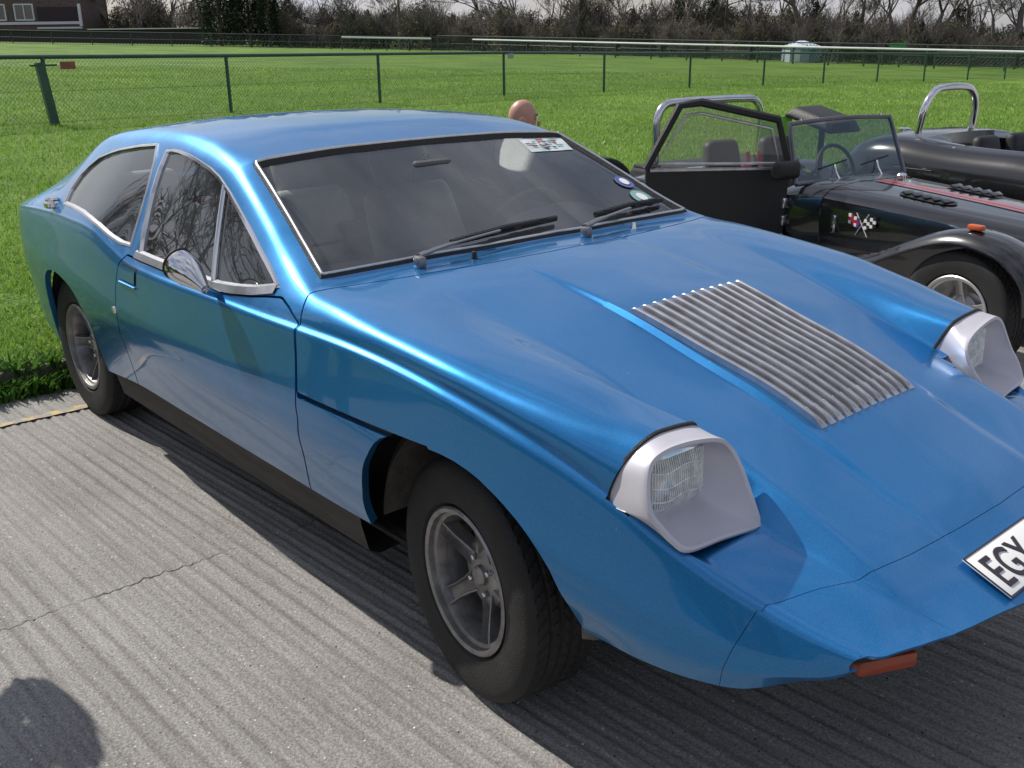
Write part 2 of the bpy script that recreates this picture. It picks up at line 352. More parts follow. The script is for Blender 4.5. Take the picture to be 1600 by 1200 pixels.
# ================================================================== fences
M_GREEN = mat('green_plastic_coat', (.022, .075, .062), .4, var=.2, coat=.2); M_WIRE = mat('green_wire', (.07, .13, .09), .5)
M_RAILW = mat('white_rail_plastic', (.74, .75, .78), .4, var=.06); M_POSTD = mat('dark_post', (.03, .045, .045), .6)
def fence(name, label, pts, h, post_r, rail_r, m_post, m_rail, mesh_step=None, group=None, wire=.0022, sag=.0, m_wire=None, square=True):
    root = thing(name, label, 'fence', tuple(pts[0]), 0, group); o0 = Vector(pts[0])
    P = [Vector(p)-o0 for p in pts]
    for p in P:
        d = Vector((0, 0, 1))
        m_ = MB()
        if square: m_.box((p.x, p.y, p.z+h/2-.05), (post_r*2, post_r*2, h+.1))
        else: m_.tube([(p.x, p.y, p.z-.1), (p.x, p.y, p.z+h)], post_r, 8)
        m_.build('post', m_post, root)
    MB().tube([p+Vector((0, 0, h)) for p in P], rail_r, 8).build('top_rail', m_rail, root)
    if mesh_step:
        for a, b_ in zip(P[:-1], P[1:]):
            L = (b_-a).length; m_ = MB(); u = (b_-a)/L; H_ = h-.04; s_ = -H_
            while s_ < L:
                for sg in (1, -1):
                    t0, t1 = max(0, -s_), min(H_, L-s_)
                    if t1 <= t0: continue
                    z0, z1 = (t0, t1) if sg > 0 else (H_-t0, H_-t1)
                    p0 = a+u*(s_+t0)+Vector((0, 0, z0+.02)); p1 = a+u*(s_+t1)+Vector((0, 0, z1+.02))
                    m_.tube([p0, p1], wire, 3, cap=False)
                s_ += mesh_step
            m_.build('wire_mesh', m_wire or M_WIRE, root, 0, kind='stuff')
        for zz in (.04, h*.5): MB().tube([p+Vector((0, 0, zz)) for p in P], wire*1.2, 4).build('line_wire', M_WIRE, root)
    return root
NF = [(-13.5, -7.4, .42), (-14.4, -3.7, .33), (-15.3, -.1, .26), (-16.09, 3.47, .20), (-16.81, 6.99, .14), (-18.0, 11.2, .08), (-19.0, 15.75, .01), (-18.87, 19.35, -.07), (-19.24, 23.56, -.15), (-19.5, 27.77, -.23), (-19.5, 31.4, -.31), (-19.3, 34.76, -.38), (-19.15, 38.06, -.45), (-19.04, 41.56, -.52), (-19.05, 45.1, -.59), (-19.05, 48.8, -.67), (-19.05, 52.5, -.75)]
nf = fence('chain_link_fence', 'green chain-link fence with a round top rail crossing the grass', NF, 1.06, .034, .034, M_GREEN, M_GREEN, .075, square=False)
# stouter strut post with bracket at the left
q = Vector(NF[3])-Vector(NF[0])
MB().box((q.x+.03, q.y-.02, q.z+.48), (.11, .13, 1.0), Matrix.Rotation(.10, 3, 'X')).build('strainer_post', M_GREEN, nf)
MB().box((q.x, q.y, q.z+.93), (.03, .42, .03)).build('bracket', M_GREEN, nf)
sg = MB().box((0, 0, .93), (.012, .24, .12)); s_ = sg.build('fence_sign', mat('faded_red_sign', (.30, .09, .07), .6, var=.3)); s_.location = (-16.12, 3.86, .19); tag(s_, 'small faded red sign hung on the chain-link fence', 'sign')
sg = MB().rbox((0, 0, .98), (.012, .2, .12), .005); s_ = sg.build('fence_sign', mat('grey_sign', (.35, .35, .37), .6)); s_.location = (-18.95, 15.95, .01); tag(s_, 'small pale grey notice beside a post of the chain-link fence', 'sign')

def gp(px, d): x, y, _ = place(px, d); return (x, y, float(gz(x, y)))
ff = fence('boundary_fence', 'dark green mesh fence along the far left edge of the field', [gp(px, 96+.004*(500-px)) for px in range(-160, 760, 62)], 1.15, .04, .04, M_POSTD, M_POSTD, .30, wire=.012, m_wire=M_POSTD)
fence('running_rail', 'white running rail along the short stretch before the bare wood', [gp(px, 92) for px in range(540, 690, 35)], 1.05, .035, .07, M_POSTD, M_RAILW)
fence('running_rail', 'long white running rail curving along the far side of the field', [gp(px, float(np.interp(px, [740, 1000, 1300, 1700], [90, 76, 66, 56]))) for px in range(745, 1720, 56)], 1.05, .04, .06, M_POSTD, M_RAILW)
fence('boundary_fence', 'dark green mesh fence behind the long white running rail', [gp(px, float(np.interp(px, [690, 1000, 1300, 1720], [97, 82, 71, 60]))) for px in range(690, 1760, 70)], 1.3, .045, .04, M_POSTD, M_POSTD, .26, wire=.014, m_wire=M_POSTD)

# ================================================================== trees
M_BARK = mat('grey_brown_bark', (.12, .098, .088), .9, var=.3, scale=3); M_BARK2 = mat('dark_twig', (.14, .118, .108), .9, var=.4, scale=2)
M_IVY = blademat('evergreen_leaf', (.008, .018, .010), (.03, .05, .022), .6); M_SCRUB = blademat('scrub_leaf', (.075, .07, .045), (.20, .175, .12), .8)
M_BUD = blademat('budding_leaf', (.07, .085, .035), (.19, .20, .085), .8)
def segs_mesh(segs, n=3):
    V = []; F = []
    for (p, q, r0, r1) in segs:
        d = (q-p); 
        if d.length < 1e-6: continue
        d.normalize(); a = d.orthogonal().normalized(); b_ = d.cross(a); o = len(V)
        for c_, r in ((p, r0), (q, r1)):
            for k in range(n): an = 2*math.pi*k/n; V.append(c_+(a*math.cos(an)+b_*math.sin(an))*r)
        for k in range(n): k2 = (k+1) % n; F.append((o+k, o+k2, o+n+k2, o+n+k))
    m_ = MB(); m_.v = [tuple(v) for v in V]; m_.f = F; return m_
def grow(R_, p, d, L, r, lv, segs, spread=.55, up=.12, kids=(2, 4), minr=.008):
    n = 3; q = p.copy(); dd = d.copy()
    for i in range(n):
        dd = (dd+Vector((R_.gauss(0, .13), R_.gauss(0, .13), R_.gauss(up*.3, .08)))).normalized()
        e = q+dd*L/n; r1 = max(minr, r*(1-.16*(i+1))); segs.append((q.copy(), e.copy(), max(minr, r*(1-.16*i)), r1))
        if lv > 0 and i > 0:
            for _ in range(R_.randint(0, 1)+(1 if lv < 4 else 0)):
                ax = Vector((R_.gauss(0, 1), R_.gauss(0, 1), R_.gauss(0, .4))).normalized()
                nd = (dd*.75+ax*spread*1.1+Vector((0, 0, up))).normalized()
                grow(R_, e, nd, L*R_.uniform(.5, .72), r1*R_.uniform(.42, .6), lv-1, segs, spread, up, kids, minr)
        q = e
    if lv > 0:
        for _ in range(R_.randint(*kids)):
            ax = Vector((R_.gauss(0, 1), R_.gauss(0, 1), R_.gauss(0, .5))).normalized()
            nd = (dd*.85+ax*spread+Vector((0, 0, up))).normalized()
            grow(R_, q, nd, L*R_.uniform(.62, .85), r1*R_.uniform(.55, .75), lv-1, segs, spread, up, kids, minr)
def tree_template(seed, H, lv=5, r=.2, minr=.011):
    R_ = random.Random(seed); s1 = []; grow(R_, Vector((0, 0, -.2)), Vector((R_.gauss(0, .05), R_.gauss(0, .05), 1)).normalized(), H*.34, r, lv, s1, minr=minr)
    trunk = [s for s in s1 if s[2] > r*.30]; tw = [s for s in s1 if s[2] <= r*.30]
    return segs_mesh(trunk, 6).mesh('trunk', M_BARK, 60), segs_mesh(tw, 3).mesh('crown', M_BARK2, 0)
TT = [tree_template(s, H, lv, r) for s, H, lv, r in ((3, 9, 4, .22), (8, 11, 4, .28), (15, 8, 4, .16), (23, 10, 4, .2))]
print('tree tris', [len(a.polygons)+len(b_.polygons) for a, b_ in TT])
def tree(k, px, d, sc, rz, label, group=None):
    x, y, z = gp(px, d); o = thing('bare_tree', label, 'tree', (x, y, z), rz, group); o.scale = (sc, sc, sc)
    inst('trunk', TT[k][0], o); inst('crown', TT[k][1], o); return o
for k, px, d, sc, lab in ((1, 1088, 88, 1.0, 'bare tree with a forked trunk standing behind the white running rail'), (0, 1262, 92, 1.05, None), (3, 1318, 84, 1.0, 'bare spreading tree behind the little white hut'), (2, 1385, 90, 1.1, 'slender bare tree beside the green board'), (1, 1468, 82, .95, None), (3, 1566, 74, 1.0, 'large dark bare tree at the end of the near wood'),
                         (0, 1012, 96, 1.0, None), (2, 930, 100, 1.1, None), (3, 868, 104, .95, None), (2, 800, 106, 1.0, None), (0, 700, 112, .8, None), (2, 560, 112, .9, None), (3, 480, 116, .95, None), (1, 262, 120, 1.0, 'bare tree with ivy-dark trunk behind the low dark shed'), (0, 180, 124, 1.1, None), (2, 1200, 96, 1.0, None), (2, 1512, 88, 1.0, None), (0, 1620, 80, 1.0, None), (2, 1430, 98, 1.0, None), (1, 1150, 104, 1.0, None), (0, 75, 132, 1.0, None), (3, 960, 112, 1.0, None), (1, 1660, 70, 1., None), (0, 1350, 104, 1.1, None), (3, 1240, 108, 1.1, None), (2, 630, 118, .9, None), (1, 1110, 100, 1.1, None), (3, 1040, 108, 1.2, None), (2, 985, 104, 1.2, None), (0, 890, 110, 1.2, None), (1, 830, 112, 1.1, None), (3, 1180, 110, 1.2, None), (0, 1290, 112, 1.2, None), (1, 1410, 108, 1.2, None), (3, 1490, 100, 1.2, None), (2, 1540, 96, 1.2, None), (1, 770, 116, 1.1, None), (0, 505, 120, 1.1, None), (3, 220, 128, 1.2, None), (2, 300, 126, 1.2, None), (1, 120, 134, 1.2, None), (1, 1275, 80, 1.15, None), (3, 1345, 86, 1.3, None), (1, 1405, 84, 1.2, None), (0, 1455, 90, 1.4, None), (3, 1530, 80, 1.25, None), (1, 1590, 78, 1.2, None), (2, 1225, 90, 1.4, None), (3, 1135, 92, 1.3, None)):
    tree(k, px, d, sc, rnd.uniform(0, 6.28), lab or 'bare leafless tree standing among the far wood', 'bare trees of the far wood')
def shrub_template(seed, W, H, nleaf, mt, stems=26, tw=True):
    R_ = random.Random(seed); s1 = []
    for _ in range(stems):
        a = R_.uniform(0, 6.28); p = Vector((R_.gauss(0, W*.2), R_.gauss(0, W*.2), -.1)); d = Vector((math.cos(a)*.35, math.sin(a)*.35, 1)).normalized()
        grow(R_, p, d, H*R_.uniform(.3, .5), .03, 2, s1, .7, .2, (2, 3), .012)
    g_ = np.random.default_rng(seed); n = nleaf
    th_ = g_.uniform(0, 6.28, n); zz = g_.random(n)**.8; lump = .65+.35*np.sin(th_*3+seed)+.2*np.sin(th_*7+zz*9)
    rr_ = W/2*np.sqrt(g_.random(n))*np.sqrt(np.clip(1-zz**2.2, .02, 1))*lump
    P = np.stack([rr_*np.cos(th_), rr_*np.sin(th_), zz*H*(.8+.2*np.sin(th_*2+seed))], 1)
    s_ = g_.uniform(.05, .16, n)[:, None]; u = g_.normal(size=(n, 3)); u /= np.linalg.norm(u, axis=1, keepdims=True); v = np.cross(u, g_.normal(size=(n, 3))); v /= np.linalg.norm(v, axis=1, keepdims=True)+1e-9
    V = np.stack([P-u*s_, P+v*s_*.5, P+u*s_, P-v*s_*.5], 1).reshape(-1, 3); F = np.arange(n*4).reshape(-1, 4)
    m_ = MB(); m_.v = [tuple(q) for q in V.tolist()]; m_.f = [tuple(q) for q in F.tolist()]
    return segs_mesh(s1, 3).mesh('stems', M_BARK2, 0), m_.mesh('foliage', mt, 0)
SH = [shrub_template(1, 5.5, 3.6, 2600, M_SCRUB), shrub_template(2, 4.5, 2.8, 2200, M_SCRUB), shrub_template(4, 5.0, 4.4, 2600, M_IVY), shrub_template(6, 4.6, 3.2, 1900, M_BUD), shrub_template(9, 6, 4.0, 1500, M_SCRUB, 40)]
SL = ['tangled olive-brown shrub in the hedge line behind the far rail', 'low brown scrub bush in the hedge line behind the far rail', 'dark evergreen bush in the hedge line behind the far rail', 'pale yellow-green budding bush in the hedge line behind the far rail', 'twiggy leafless thicket bush in the hedge line behind the far rail']
def shrub(k, px, d, sc):
    x, y, z = gp(px, d); o = thing('hedge_shrub', SL[k], 'shrub', (x, y, z), rnd.uniform(0, 6.28), 'shrubs along the far hedge'); o.scale = (sc, sc, sc*rnd.uniform(.8, 1.15))
    inst('stems', SH[k][0], o); inst('foliage', SH[k][1], o)
for px in range(455, 1720, 26):
    d = float(np.interp(px, [455, 740, 1000, 1300, 1720], [104, 100, 87, 76, 64])); sc = d/100
    k = rnd.choice([0, 0, 1, 2, 4, 4, 4, 3 if px < 800 else 1]); shrub(k, px+rnd.uniform(-8, 8), d+rnd.uniform(0, 3), sc*rnd.uniform(.75, 1.05)*(1.0 if k != 2 else .85))
for px in range(190, 1740, 40):
    d = float(np.interp(px, [120, 740, 1000, 1300, 1720], [118, 110, 96, 85, 73])); shrub(rnd.choice([0, 4, 2, 4, 0]), px+rnd.uniform(-12, 12), d+rnd.uniform(0, 5), d/100*rnd.uniform(.95, 1.35))
# dark conifers at the left
def conifer_template(seed, W, H, n):
    g_ = np.random.default_rng(seed); th_ = g_.uniform(0, 6.28, n); zz = g_.random(n)**.9
    rr_ = W/2*(g_.random(n)**.35)*(1-zz**3*.75)*(.86+.14*np.sin(th_*5+zz*24))
    P = np.stack([rr_*np.cos(th_), rr_*np.sin(th_), .1+zz*H], 1); s_ = g_.uniform(.07, .2, n)[:, None]
    u = np.stack([np.cos(th_), np.sin(th_), g_.normal(.3, .4, n)], 1); u /= np.linalg.norm(u, axis=1, keepdims=True); v = np.cross(u, g_.normal(size=(n, 3))); v /= np.linalg.norm(v, axis=1, keepdims=True)+1e-9
    V = np.stack([P-u*s_, P+v*s_*.5, P+u*s_, P-v*s_*.5], 1).reshape(-1, 3)
    m_ = MB(); m_.v = [tuple(q) for q in V.tolist()]; m_.f = [tuple(q) for q in np.arange(n*4).reshape(-1, 4).tolist()]
    return MB().tube([(0, 0, -.2), (0, 0, H*.5), (0, 0, H*.95)], [.2, .14, .03], 8).mesh('trunk', M_BARK), m_.mesh('crown', M_IVY, 0)
CT = [conifer_template(5, 4.2, 10, 9000), conifer_template(6, 3.4, 8.5, 7000)]
for k, px, d, lab in ((0, 352, 104, 'broad near-black conifer standing at the end of the low shed'), (1, 398, 107, 'narrower near-black conifer beside the broad one'), (1, 428, 103, 'small near-black conifer next to the white caravan')):
    x, y, z = gp(px, d); o = thing('conifer_tree', lab, 'tree', (x, y, z), rnd.uniform(0, 6), 'dark conifers'); o.scale = (1, 1, 1) if px < 410 else (.7, .7, .9)
    inst('trunk', CT[k][0], o); inst('crown', CT[k][1], o)

# ================================================================== far buildings
def bearing(px): 
    p, q = Vector(place(px-20, 100)), Vector(place(px+20, 100)); d = q-p; return math.atan2(d.y, d.x)
M_BRICK = mat('dark_red_brick', (.13, .092, .088), .9, var=.3, scale=4); M_CLAD = mat('maroon_cladding', (.035, .020, .030), .7, var=.2)
M_FASC = mat('white_fascia', (.68, .68, .72), .5, var=.05); M_PANE = glassmat('house_pane', (.25, .28, .3), .02, 1.5); M_TILE = mat('dark_roof_tile', (.07, .05, .045), .8, var=.3, scale=3)
hx, hy, hz = gp(20, 117)
house = thing('house', 'dark brick house with white fascia boards and white-framed windows behind the low shed', 'house', (hx, hy, hz), bearing(20))
MB().box((-.2, 4, 2.6), (17.0, 8, 5.6)).build('wall', M_BRICK, house)
for (x0, x1, z0, z1) in ((-8.7, 8.3, 1.62, 1.90), (3.4, 8.3, 1.16, 1.34)): MB().box(((x0+x1)/2, -.07, (z0+z1)/2), (x1-x0, .16, z1-z0)).build('fascia', M_FASC, house)
MB().box((5.9, -.05, 2.7), (4.6, .1, 1.4)).build('cladding_panel', M_CLAD, house)
MB().box((8.25, -.09, 2.55), (.28, .2, 2.3)).build('corner_board', M_FASC, house)
for wx, ww in ((-5.0, 1.6), (-.6, 1.5), (2.2, 2.0)):
    w = MB()
    for s_ in (-1, 1): w.box((wx+s_*ww/2, -.06, 2.9), (.14, .14, 1.7)); w.box((wx, -.06, 2.9+s_*.80), (ww-.14, .14, .14))
    w.box((wx, -.06, 2.9), (.10, .14, 1.46)); wo_ = w.build('window', M_FASC, house)
    for s_ in (-1, 1): MB().box((wx+s_*ww/4, -.035, 2.9), (ww/2-.2, .02, 1.45)).build('pane', M_PANE, wo_)
MB().add([(-9.2, -.5, 5.35), (8.8, -.5, 5.35), (8.8, 4, 8.6), (-9.2, 4, 8.6), (-9.2, 8.5, 5.35), (8.8, 8.5, 5.35)], [(0, 1, 2, 3), (3, 2, 5, 4), (0, 3, 4), (1, 5, 2)]).build('roof', M_TILE, house)
sx, sy, sz = gp(165, 110)
shed = thing('low_shed', 'long low dark shed with a thin white roof edge behind the boundary fence', 'shed', (sx, sy, sz), bearing(165)+.03)
MB().box((-1, 1.5, .55), (27, 3, 1.5)).build('wall', mat('dark_boards', (.030, .024, .026), .8, var=.3, scale=5, stretch=(4, 1, .2)), shed)
MB().box((5.6, 1.4, 1.35), (13.6, 3.4, .10)).build('roof', M_FASC, shed); MB().box((-8, 1.4, 1.34), (13.4, 3.4, .08)).build('roof', M_TILE, shed)
for k in range(9): MB().box((-13.4+3.1*k, -.03, .55), (.09, .05, 1.45)).build('batten', M_CLAD, shed)
def hut(px, d, w, h, rise, lab, wallm, roofm, dep_=2.2):
    x, y, z = gp(px, d); o = thing('hut', lab, 'hut', (x, y, z), bearing(px))
    MB().box((0, dep_/2, h/2), (w, dep_, h)).build('wall', wallm, o)
    e = .15
    MB().add([(-w/2-e, -e, h), (w/2+e, -e, h), (w/2+e, dep_+e, h), (-w/2-e, dep_+e, h), (-w*.1, dep_/2, h+rise), (w*.1, dep_/2, h+rise)], [(0, 1, 5, 4), (1, 2, 5), (2, 3, 4, 5), (3, 0, 4), (3, 2, 1, 0)]).build('roof', roofm, o)
    return o
hut(312, 116, 3.2, 1.6, .5, 'small white-roofed hut showing above the low dark shed', M_FASC, M_FASC)
h_ = hut(478, 112, 3.0, 1.9, .35, 'white caravan-like hut among bushes right of the dark conifers', M_FASC, M_FASC)
MB().box((.6, -.03, 1.2), (.7, .05, .6)).build('window', M_PANE, h_)
h_ = hut(1268, 72, 2.1, 1.0, .42, 'little white hut with a pale blue pitched roof behind the running rail', mat('pale_blue_boards', (.30, .36, .42), .6), mat('pale_blue_roof', (.50, .58, .66), .5))
MB().box((-.62, -.04, .45), (.5, .06, .8)).build('door', M_FASC, h_)
for k in range(7): MB().lathe([(0, -.03), (.15, -.02), (.15, .02), (0, .03)], 10, (-.96+.32*k, -.17, .96), 'y').build('scallop', mat('hut_blue_trim', (.16, .26, .42), .5), h_)
x, y, z = gp(1412, 69); gs_ = thing('notice_board', 'bright green board on two posts behind the running rail', 'sign', (x, y, z), bearing(1412))
MB().box((0, 0, 1.25), (1.05, .04, .26)).build('board', mat('bright_green_board', (.05, .42, .10), .5), gs_)
for s_ in (-.4, .4): MB().box((s_, .03, .6), (.06, .05, 1.2)).build('post', M_POSTD, gs_)
x, y, z = gp(631, 100); pole = thing('telegraph_pole', 'thin dark telegraph pole rising in front of the bare wood', 'pole', (x, y, z))
MB().tube([(0, 0, -.3), (0, 0, 9)], [.13, .10], 8).build('shaft', M_BARK2, pole); MB().box((0, 0, 8.4), (1.6, .1, .12)).build('crossarm', M_BARK2, pole)

# ================================================================== blue coupe
# materials
def paint(name, base, flake, rough=.32, metal=.75):
    m, t, b = nmat(name)
    b.inputs['Metallic'].default_value = metal; b.inputs['Roughness'].default_value = rough
    b.inputs['Coat Weight'].default_value = .8; b.inputs['Coat Roughness'].default_value = .035; b.inputs['Coat IOR'].default_value = 1.5
    c = t.nodes.new('ShaderNodeTexCoord')
    n = t.nodes.new('ShaderNodeTexNoise'); n.inputs['Scale'].default_value = 1400; n.inputs['Detail'].default_value = 1
    t.links.new(c.outputs['Object'], n.inputs['Vector'])
    r = t.nodes.new('ShaderNodeValToRGB'); r.color_ramp.elements[0].position = .35; r.color_ramp.elements[1].position = .75
    r.color_ramp.elements[0].color = rgb(base); r.color_ramp.elements[1].color = rgb(flake)
    t.links.new(n.outputs['Fac'], r.inputs[0])
    # light film of dust, more where it lies flat in patches
    n3 = t.nodes.new('ShaderNodeTexNoise'); n3.inputs['Scale'].default_value = 5; n3.inputs['Detail'].default_value = 7; n3.inputs['Roughness'].default_value = .65
    t.links.new(c.outputs['Object'], n3.inputs['Vector'])
    mr = t.nodes.new('ShaderNodeMapRange'); mr.inputs[1].default_value = .35; mr.inputs[2].default_value = .8; mr.inputs[3].default_value = rough-.04; mr.inputs[4].default_value = rough+.08
    t.links.new(n3.outputs['Fac'], mr.inputs[0]); t.links.new(mr.outputs[0], b.inputs['Roughness'])
    mr2 = t.nodes.new('ShaderNodeMapRange'); mr2.inputs[1].default_value = .4; mr2.inputs[2].default_value = .9; mr2.inputs[3].default_value = .02; mr2.inputs[4].default_value = .09
    t.links.new(n3.outputs['Fac'], mr2.inputs[0]); t.links.new(mr2.outputs[0], b.inputs['Coat Roughness'])
    # sparse stone chips and dried specks
    vo = t.nodes.new('ShaderNodeTexVoronoi'); vo.inputs['Scale'].default_value = 34; t.links.new(c.outputs['Object'], vo.inputs['Vector'])
    wn = t.nodes.new('ShaderNodeTexWhiteNoise'); t.links.new(vo.outputs['Color'], wn.inputs['Vector'])
    a1 = t.nodes.new('ShaderNodeMath'); a1.operation = 'GREATER_THAN'; a1.inputs[1].default_value = .955; t.links.new(wn.outputs['Value'], a1.inputs[0])
    a2 = t.nodes.new('ShaderNodeMath'); a2.operation = 'LESS_THAN'; a2.inputs[1].default_value = .055; t.links.new(vo.outputs['Distance'], a2.inputs[0])
    a3 = t.nodes.new('ShaderNodeMath'); a3.operation = 'MULTIPLY'; t.links.new(a1.outputs[0], a3.inputs[0]); t.links.new(a2.outputs[0], a3.inputs[1])
    mc = t.nodes.new('ShaderNodeMix'); mc.data_type = 'RGBA'; mc.inputs[7].default_value = (.35, .45, .55, 1); t.links.new(a3.outputs[0], mc.inputs[0]); t.links.new(r.outputs[0], mc.inputs[6])
    t.links.new(mc.outputs[2], b.inputs['Base Color'])
    # orange peel
    n2 = t.nodes.new('ShaderNodeTexNoise'); n2.inputs['Scale'].default_value = 9; n2.inputs['Detail'].default_value = 2
    t.links.new(c.outputs['Object'], n2.inputs['Vector'])
    bu = t.nodes.new('ShaderNodeBump'); bu.inputs['Strength'].default_value = .05; bu.inputs['Distance'].default_value = .004
    t.links.new(n2.outputs['Fac'], bu.inputs['Height']); t.links.new(bu.outputs[0], b.inputs['Coat Normal'])
    return m
M_BLUE = paint('blue_metallic_paint', (.010, .132, .40), (.035, .355, .74), .36)
M_DARK = mat('black_underbody', (.012, .012, .012), .8, bump=.3)
M_LINER = mat('dusty_wheel_liner', (.12, .112, .10), .9, var=.35, scale=14, bump=.4)
M_SILL = mat('dirty_sill', (.055, .048, .042), .75, var=.3, scale=9, stretch=(.4, 2, 3), bump=.25)
M_TRIM = mat('interior_black_vinyl', (.12, .12, .125), .55, bump=.4, bscale=300)
M_SEAT = mat('seat_grey_black_vinyl', (.48, .48, .49), .5, bump=.3, bscale=200)
M_CHROME = mat('chrome', (.75, .75, .77), .10, 1.0, var=.05)
M_STEEL = mat('brushed_aluminium_trim', (.62, .62, .64), .28, 1.0, var=.1, scale=30)
M_SILVER = mat('silver_paint', (.57, .555, .61), .45, .25, coat=.08, var=.04, scale=12)
M_LOUV = mat('dull_aluminium', (.55, .55, .58), .30, .85, var=.18, scale=22)
M_RUB = mat('black_rubber', (.016, .016, .017), .6, bump=.2, bscale=150)
M_TYRE = mat('tyre_rubber', (.016, .0155, .0155), .72, var=.3, scale=12, bump=.25, bscale=200)
M_ALLOY = mat('weathered_alloy', (.31, .30, .295), .42, .75, var=.3, scale=25, bump=.15)
M_GLASS = glassmat('windscreen_glass', (.92, .94, .93), .025, .95)
M_SGLASS = glassmat('side_glass', (.72, .78, .75), .03, .8)
M_LENS = glassmat('lamp_lens', (.95, .97, .95), .10, 1.0)
M_AMBER = mat('amber_plastic', (.62, .10, .02), .25, coat=.6)
M_AMBER_SHADE = mat('shaded_amber_plastic', (.30, .045, .015), .35, coat=.3)  # amber with the shadow under the nose lip put into its colour
M_RED = mat('red_plastic', (.5, .02, .02), .25, coat=.6)
M_WHITE = mat('white_plate', (.86, .86, .84), .35, var=.03, coat=.3)
M_INK = mat('black_plastic_letters', (.03, .02, .03), .4)

def pchip(xk,yk,x):
    xk=np.asarray(xk,float);yk=np.asarray(yk,float);x=np.asarray(x,float)
    if xk[0]>xk[-1]: xk=xk[::-1];yk=yk[::-1]
    n=len(xk)
    if n==2: return np.interp(x,xk,yk) if False else yk[0]+(yk[1]-yk[0])*(x-xk[0])/(xk[1]-xk[0])
    h=np.diff(xk);d=np.diff(yk)/h;m=np.zeros(n)
    for i in range(1,n-1):
        # Catmull-like slope (smooth, may overshoot slightly)
        m[i]=(d[i-1]*h[i]+d[i]*h[i-1])/(h[i-1]+h[i])
    m[0]=1.5*d[0]-.5*m[1];m[-1]=1.5*d[-1]-.5*m[-2]
    i=np.clip(np.searchsorted(xk,x)-1,0,n-2);t=(x-xk[i])/h[i]
    t=np.clip(t,-.5,1.5)
    h00=2*t**3-3*t**2+1;h10=t**3-2*t**2+t;h01=-2*t**3+3*t**2;h11=t**3-t**2
    return h00*yk[i]+h10*h[i]*m[i]+h01*yk[i+1]+h11*h[i]*m[i+1]
# each row: list of segments, each a list of (x,y,z) knots; y is the half width
B0=[[(1.08,.58,.468),(.93,.615,.482),(.90,.625,.452),(.818,.651,.408),(.735,.685,.366),(.64,.715,.351),(.54,.738,.349),(.41,.748,.350),(0,.772,.335),(-.4,.778,.322),(-.9,.78,.32),(-1.5,.78,.32),(-1.9,.775,.315),(-2.3,.765,.28),(-2.9,.735,.25),(-3.4,.66,.34),(-3.72,.57,.5)]]
M=[[(1.08,.581,.469),(.93,.617,.484),(.9,.634,.463),(.75,.708,.430),(.6,.760,.436),(.44,.800,.468),(.25,.838,.515),(0,.868,.565),(-.3,.885,.6),(-.6,.893,.6),(-1.1,.895,.6),(-1.6,.89,.6),(-2,.88,.62),(-2.4,.855,.63),(-2.9,.795,.62),(-3.3,.725,.62),(-3.72,.605,.63)]]
S=[[(1.08,.582,.47),(1.0,.602,.479),(.914,.622,.492),(.83,.648,.509),(.748,.673,.535),(.643,.703,.574),(.56,.727,.612),(.441,.757,.672),(.342,.779,.711),(.249,.8,.74),(.142,.817,.767),(.03,.833,.791),(-.127,.846,.814),(-.32,.858,.828),(-.513,.863,.829),(-.706,.866,.826),(-.945,.867,.824),(-1.476,.864,.818),(-1.66,.86,.822),(-1.80,.856,.85),(-1.967,.846,.879),(-2.303,.819,.880),(-2.812,.763,.848),(-3.3,.70,.80),(-3.72,.60,.747)]]
C=[[(1.08,.55,.478),(1.0,.575,.486),(.914,.597,.497),(.748,.645,.543),(.66,.665,.574),(.62,.67,.585),(.56,.675,.583),(.4885,.68,.581)],
   [(.488,.674,.793),(.44,.686,.799),(.348,.722,.809),(.253,.748,.826),(.154,.769,.841),(.045,.786,.857),(-.099,.794,.872),(-.278,.798,.888),(-.41,.802,.899),(-.543,.797,.907),(-.62,.783,.922),(-.723,.762,.956),(-.86,.733,1.022),(-1.02,.702,1.097),(-1.194,.671,1.162),(-1.345,.652,1.195),(-1.536,.634,1.214),(-1.809,.612,1.213),(-2.17,.585,1.19),(-2.40,.566,1.166),(-2.5,.56,1.148),(-2.77,.547,1.054),(-3.101,.535,.938),(-3.402,.524,.84),(-3.72,.508,.757)]]
D=[[(1.08,.40,.475),(1.0,.43,.492),(.954,.435,.505),(.9,.462,.53),(.84,.478,.55),(.69,.502,.582),(.63,.512,.596),(.56,.52,.585),(.4885,.525,.582)],
   [(.488,.531,.779),(.4325,.535,.788),(.3,.555,.813),(.2,.575,.833),(0,.615,.863),(-.2,.65,.887),(-.37,.675,.907),(-.565,.69,.915)],
   [(-.566,.69,.915),(-.7,.672,.977),(-.86,.648,1.05),(-1.0,.625,1.112),(-1.155,.60,1.178)],
   [(-1.156,.60,1.178),(-1.35,.55,1.215),(-1.6,.53,1.23),(-1.85,.51,1.228),(-2.2,.49,1.205),(-2.45,.47,1.172)],
   [(-2.451,.47,1.172),(-2.8,.46,1.052),(-3.1,.455,.945),(-3.4,.45,.845),(-3.72,.44,.762)]]
H=[[(1.08,.38,.478),(1.0,.41,.495),(.954,.43,.508),(.845,.455,.567),(.756,.455,.608),(.645,.455,.653),(.536,.455,.688),(.4885,.457,.703)],
   [(.488,.503,.695),(.4325,.505,.714),(.3,.503,.758),(.2,.505,.791),(0,.52,.84),(-.2,.532,.876),(-.374,.538,.906),(-.565,.54,.921)],
   [(-.566,.54,.921),(-.86,.48,1.055),(-1.155,.45,1.186)],
   [(-1.156,.45,1.186),(-1.35,.42,1.226),(-1.6,.40,1.24),(-1.85,.39,1.238),(-2.2,.38,1.213),(-2.45,.37,1.176)],
   [(-2.451,.37,1.176),(-2.8,.36,1.055),(-3.1,.35,.948),(-3.4,.34,.847),(-3.72,.33,.764)]]
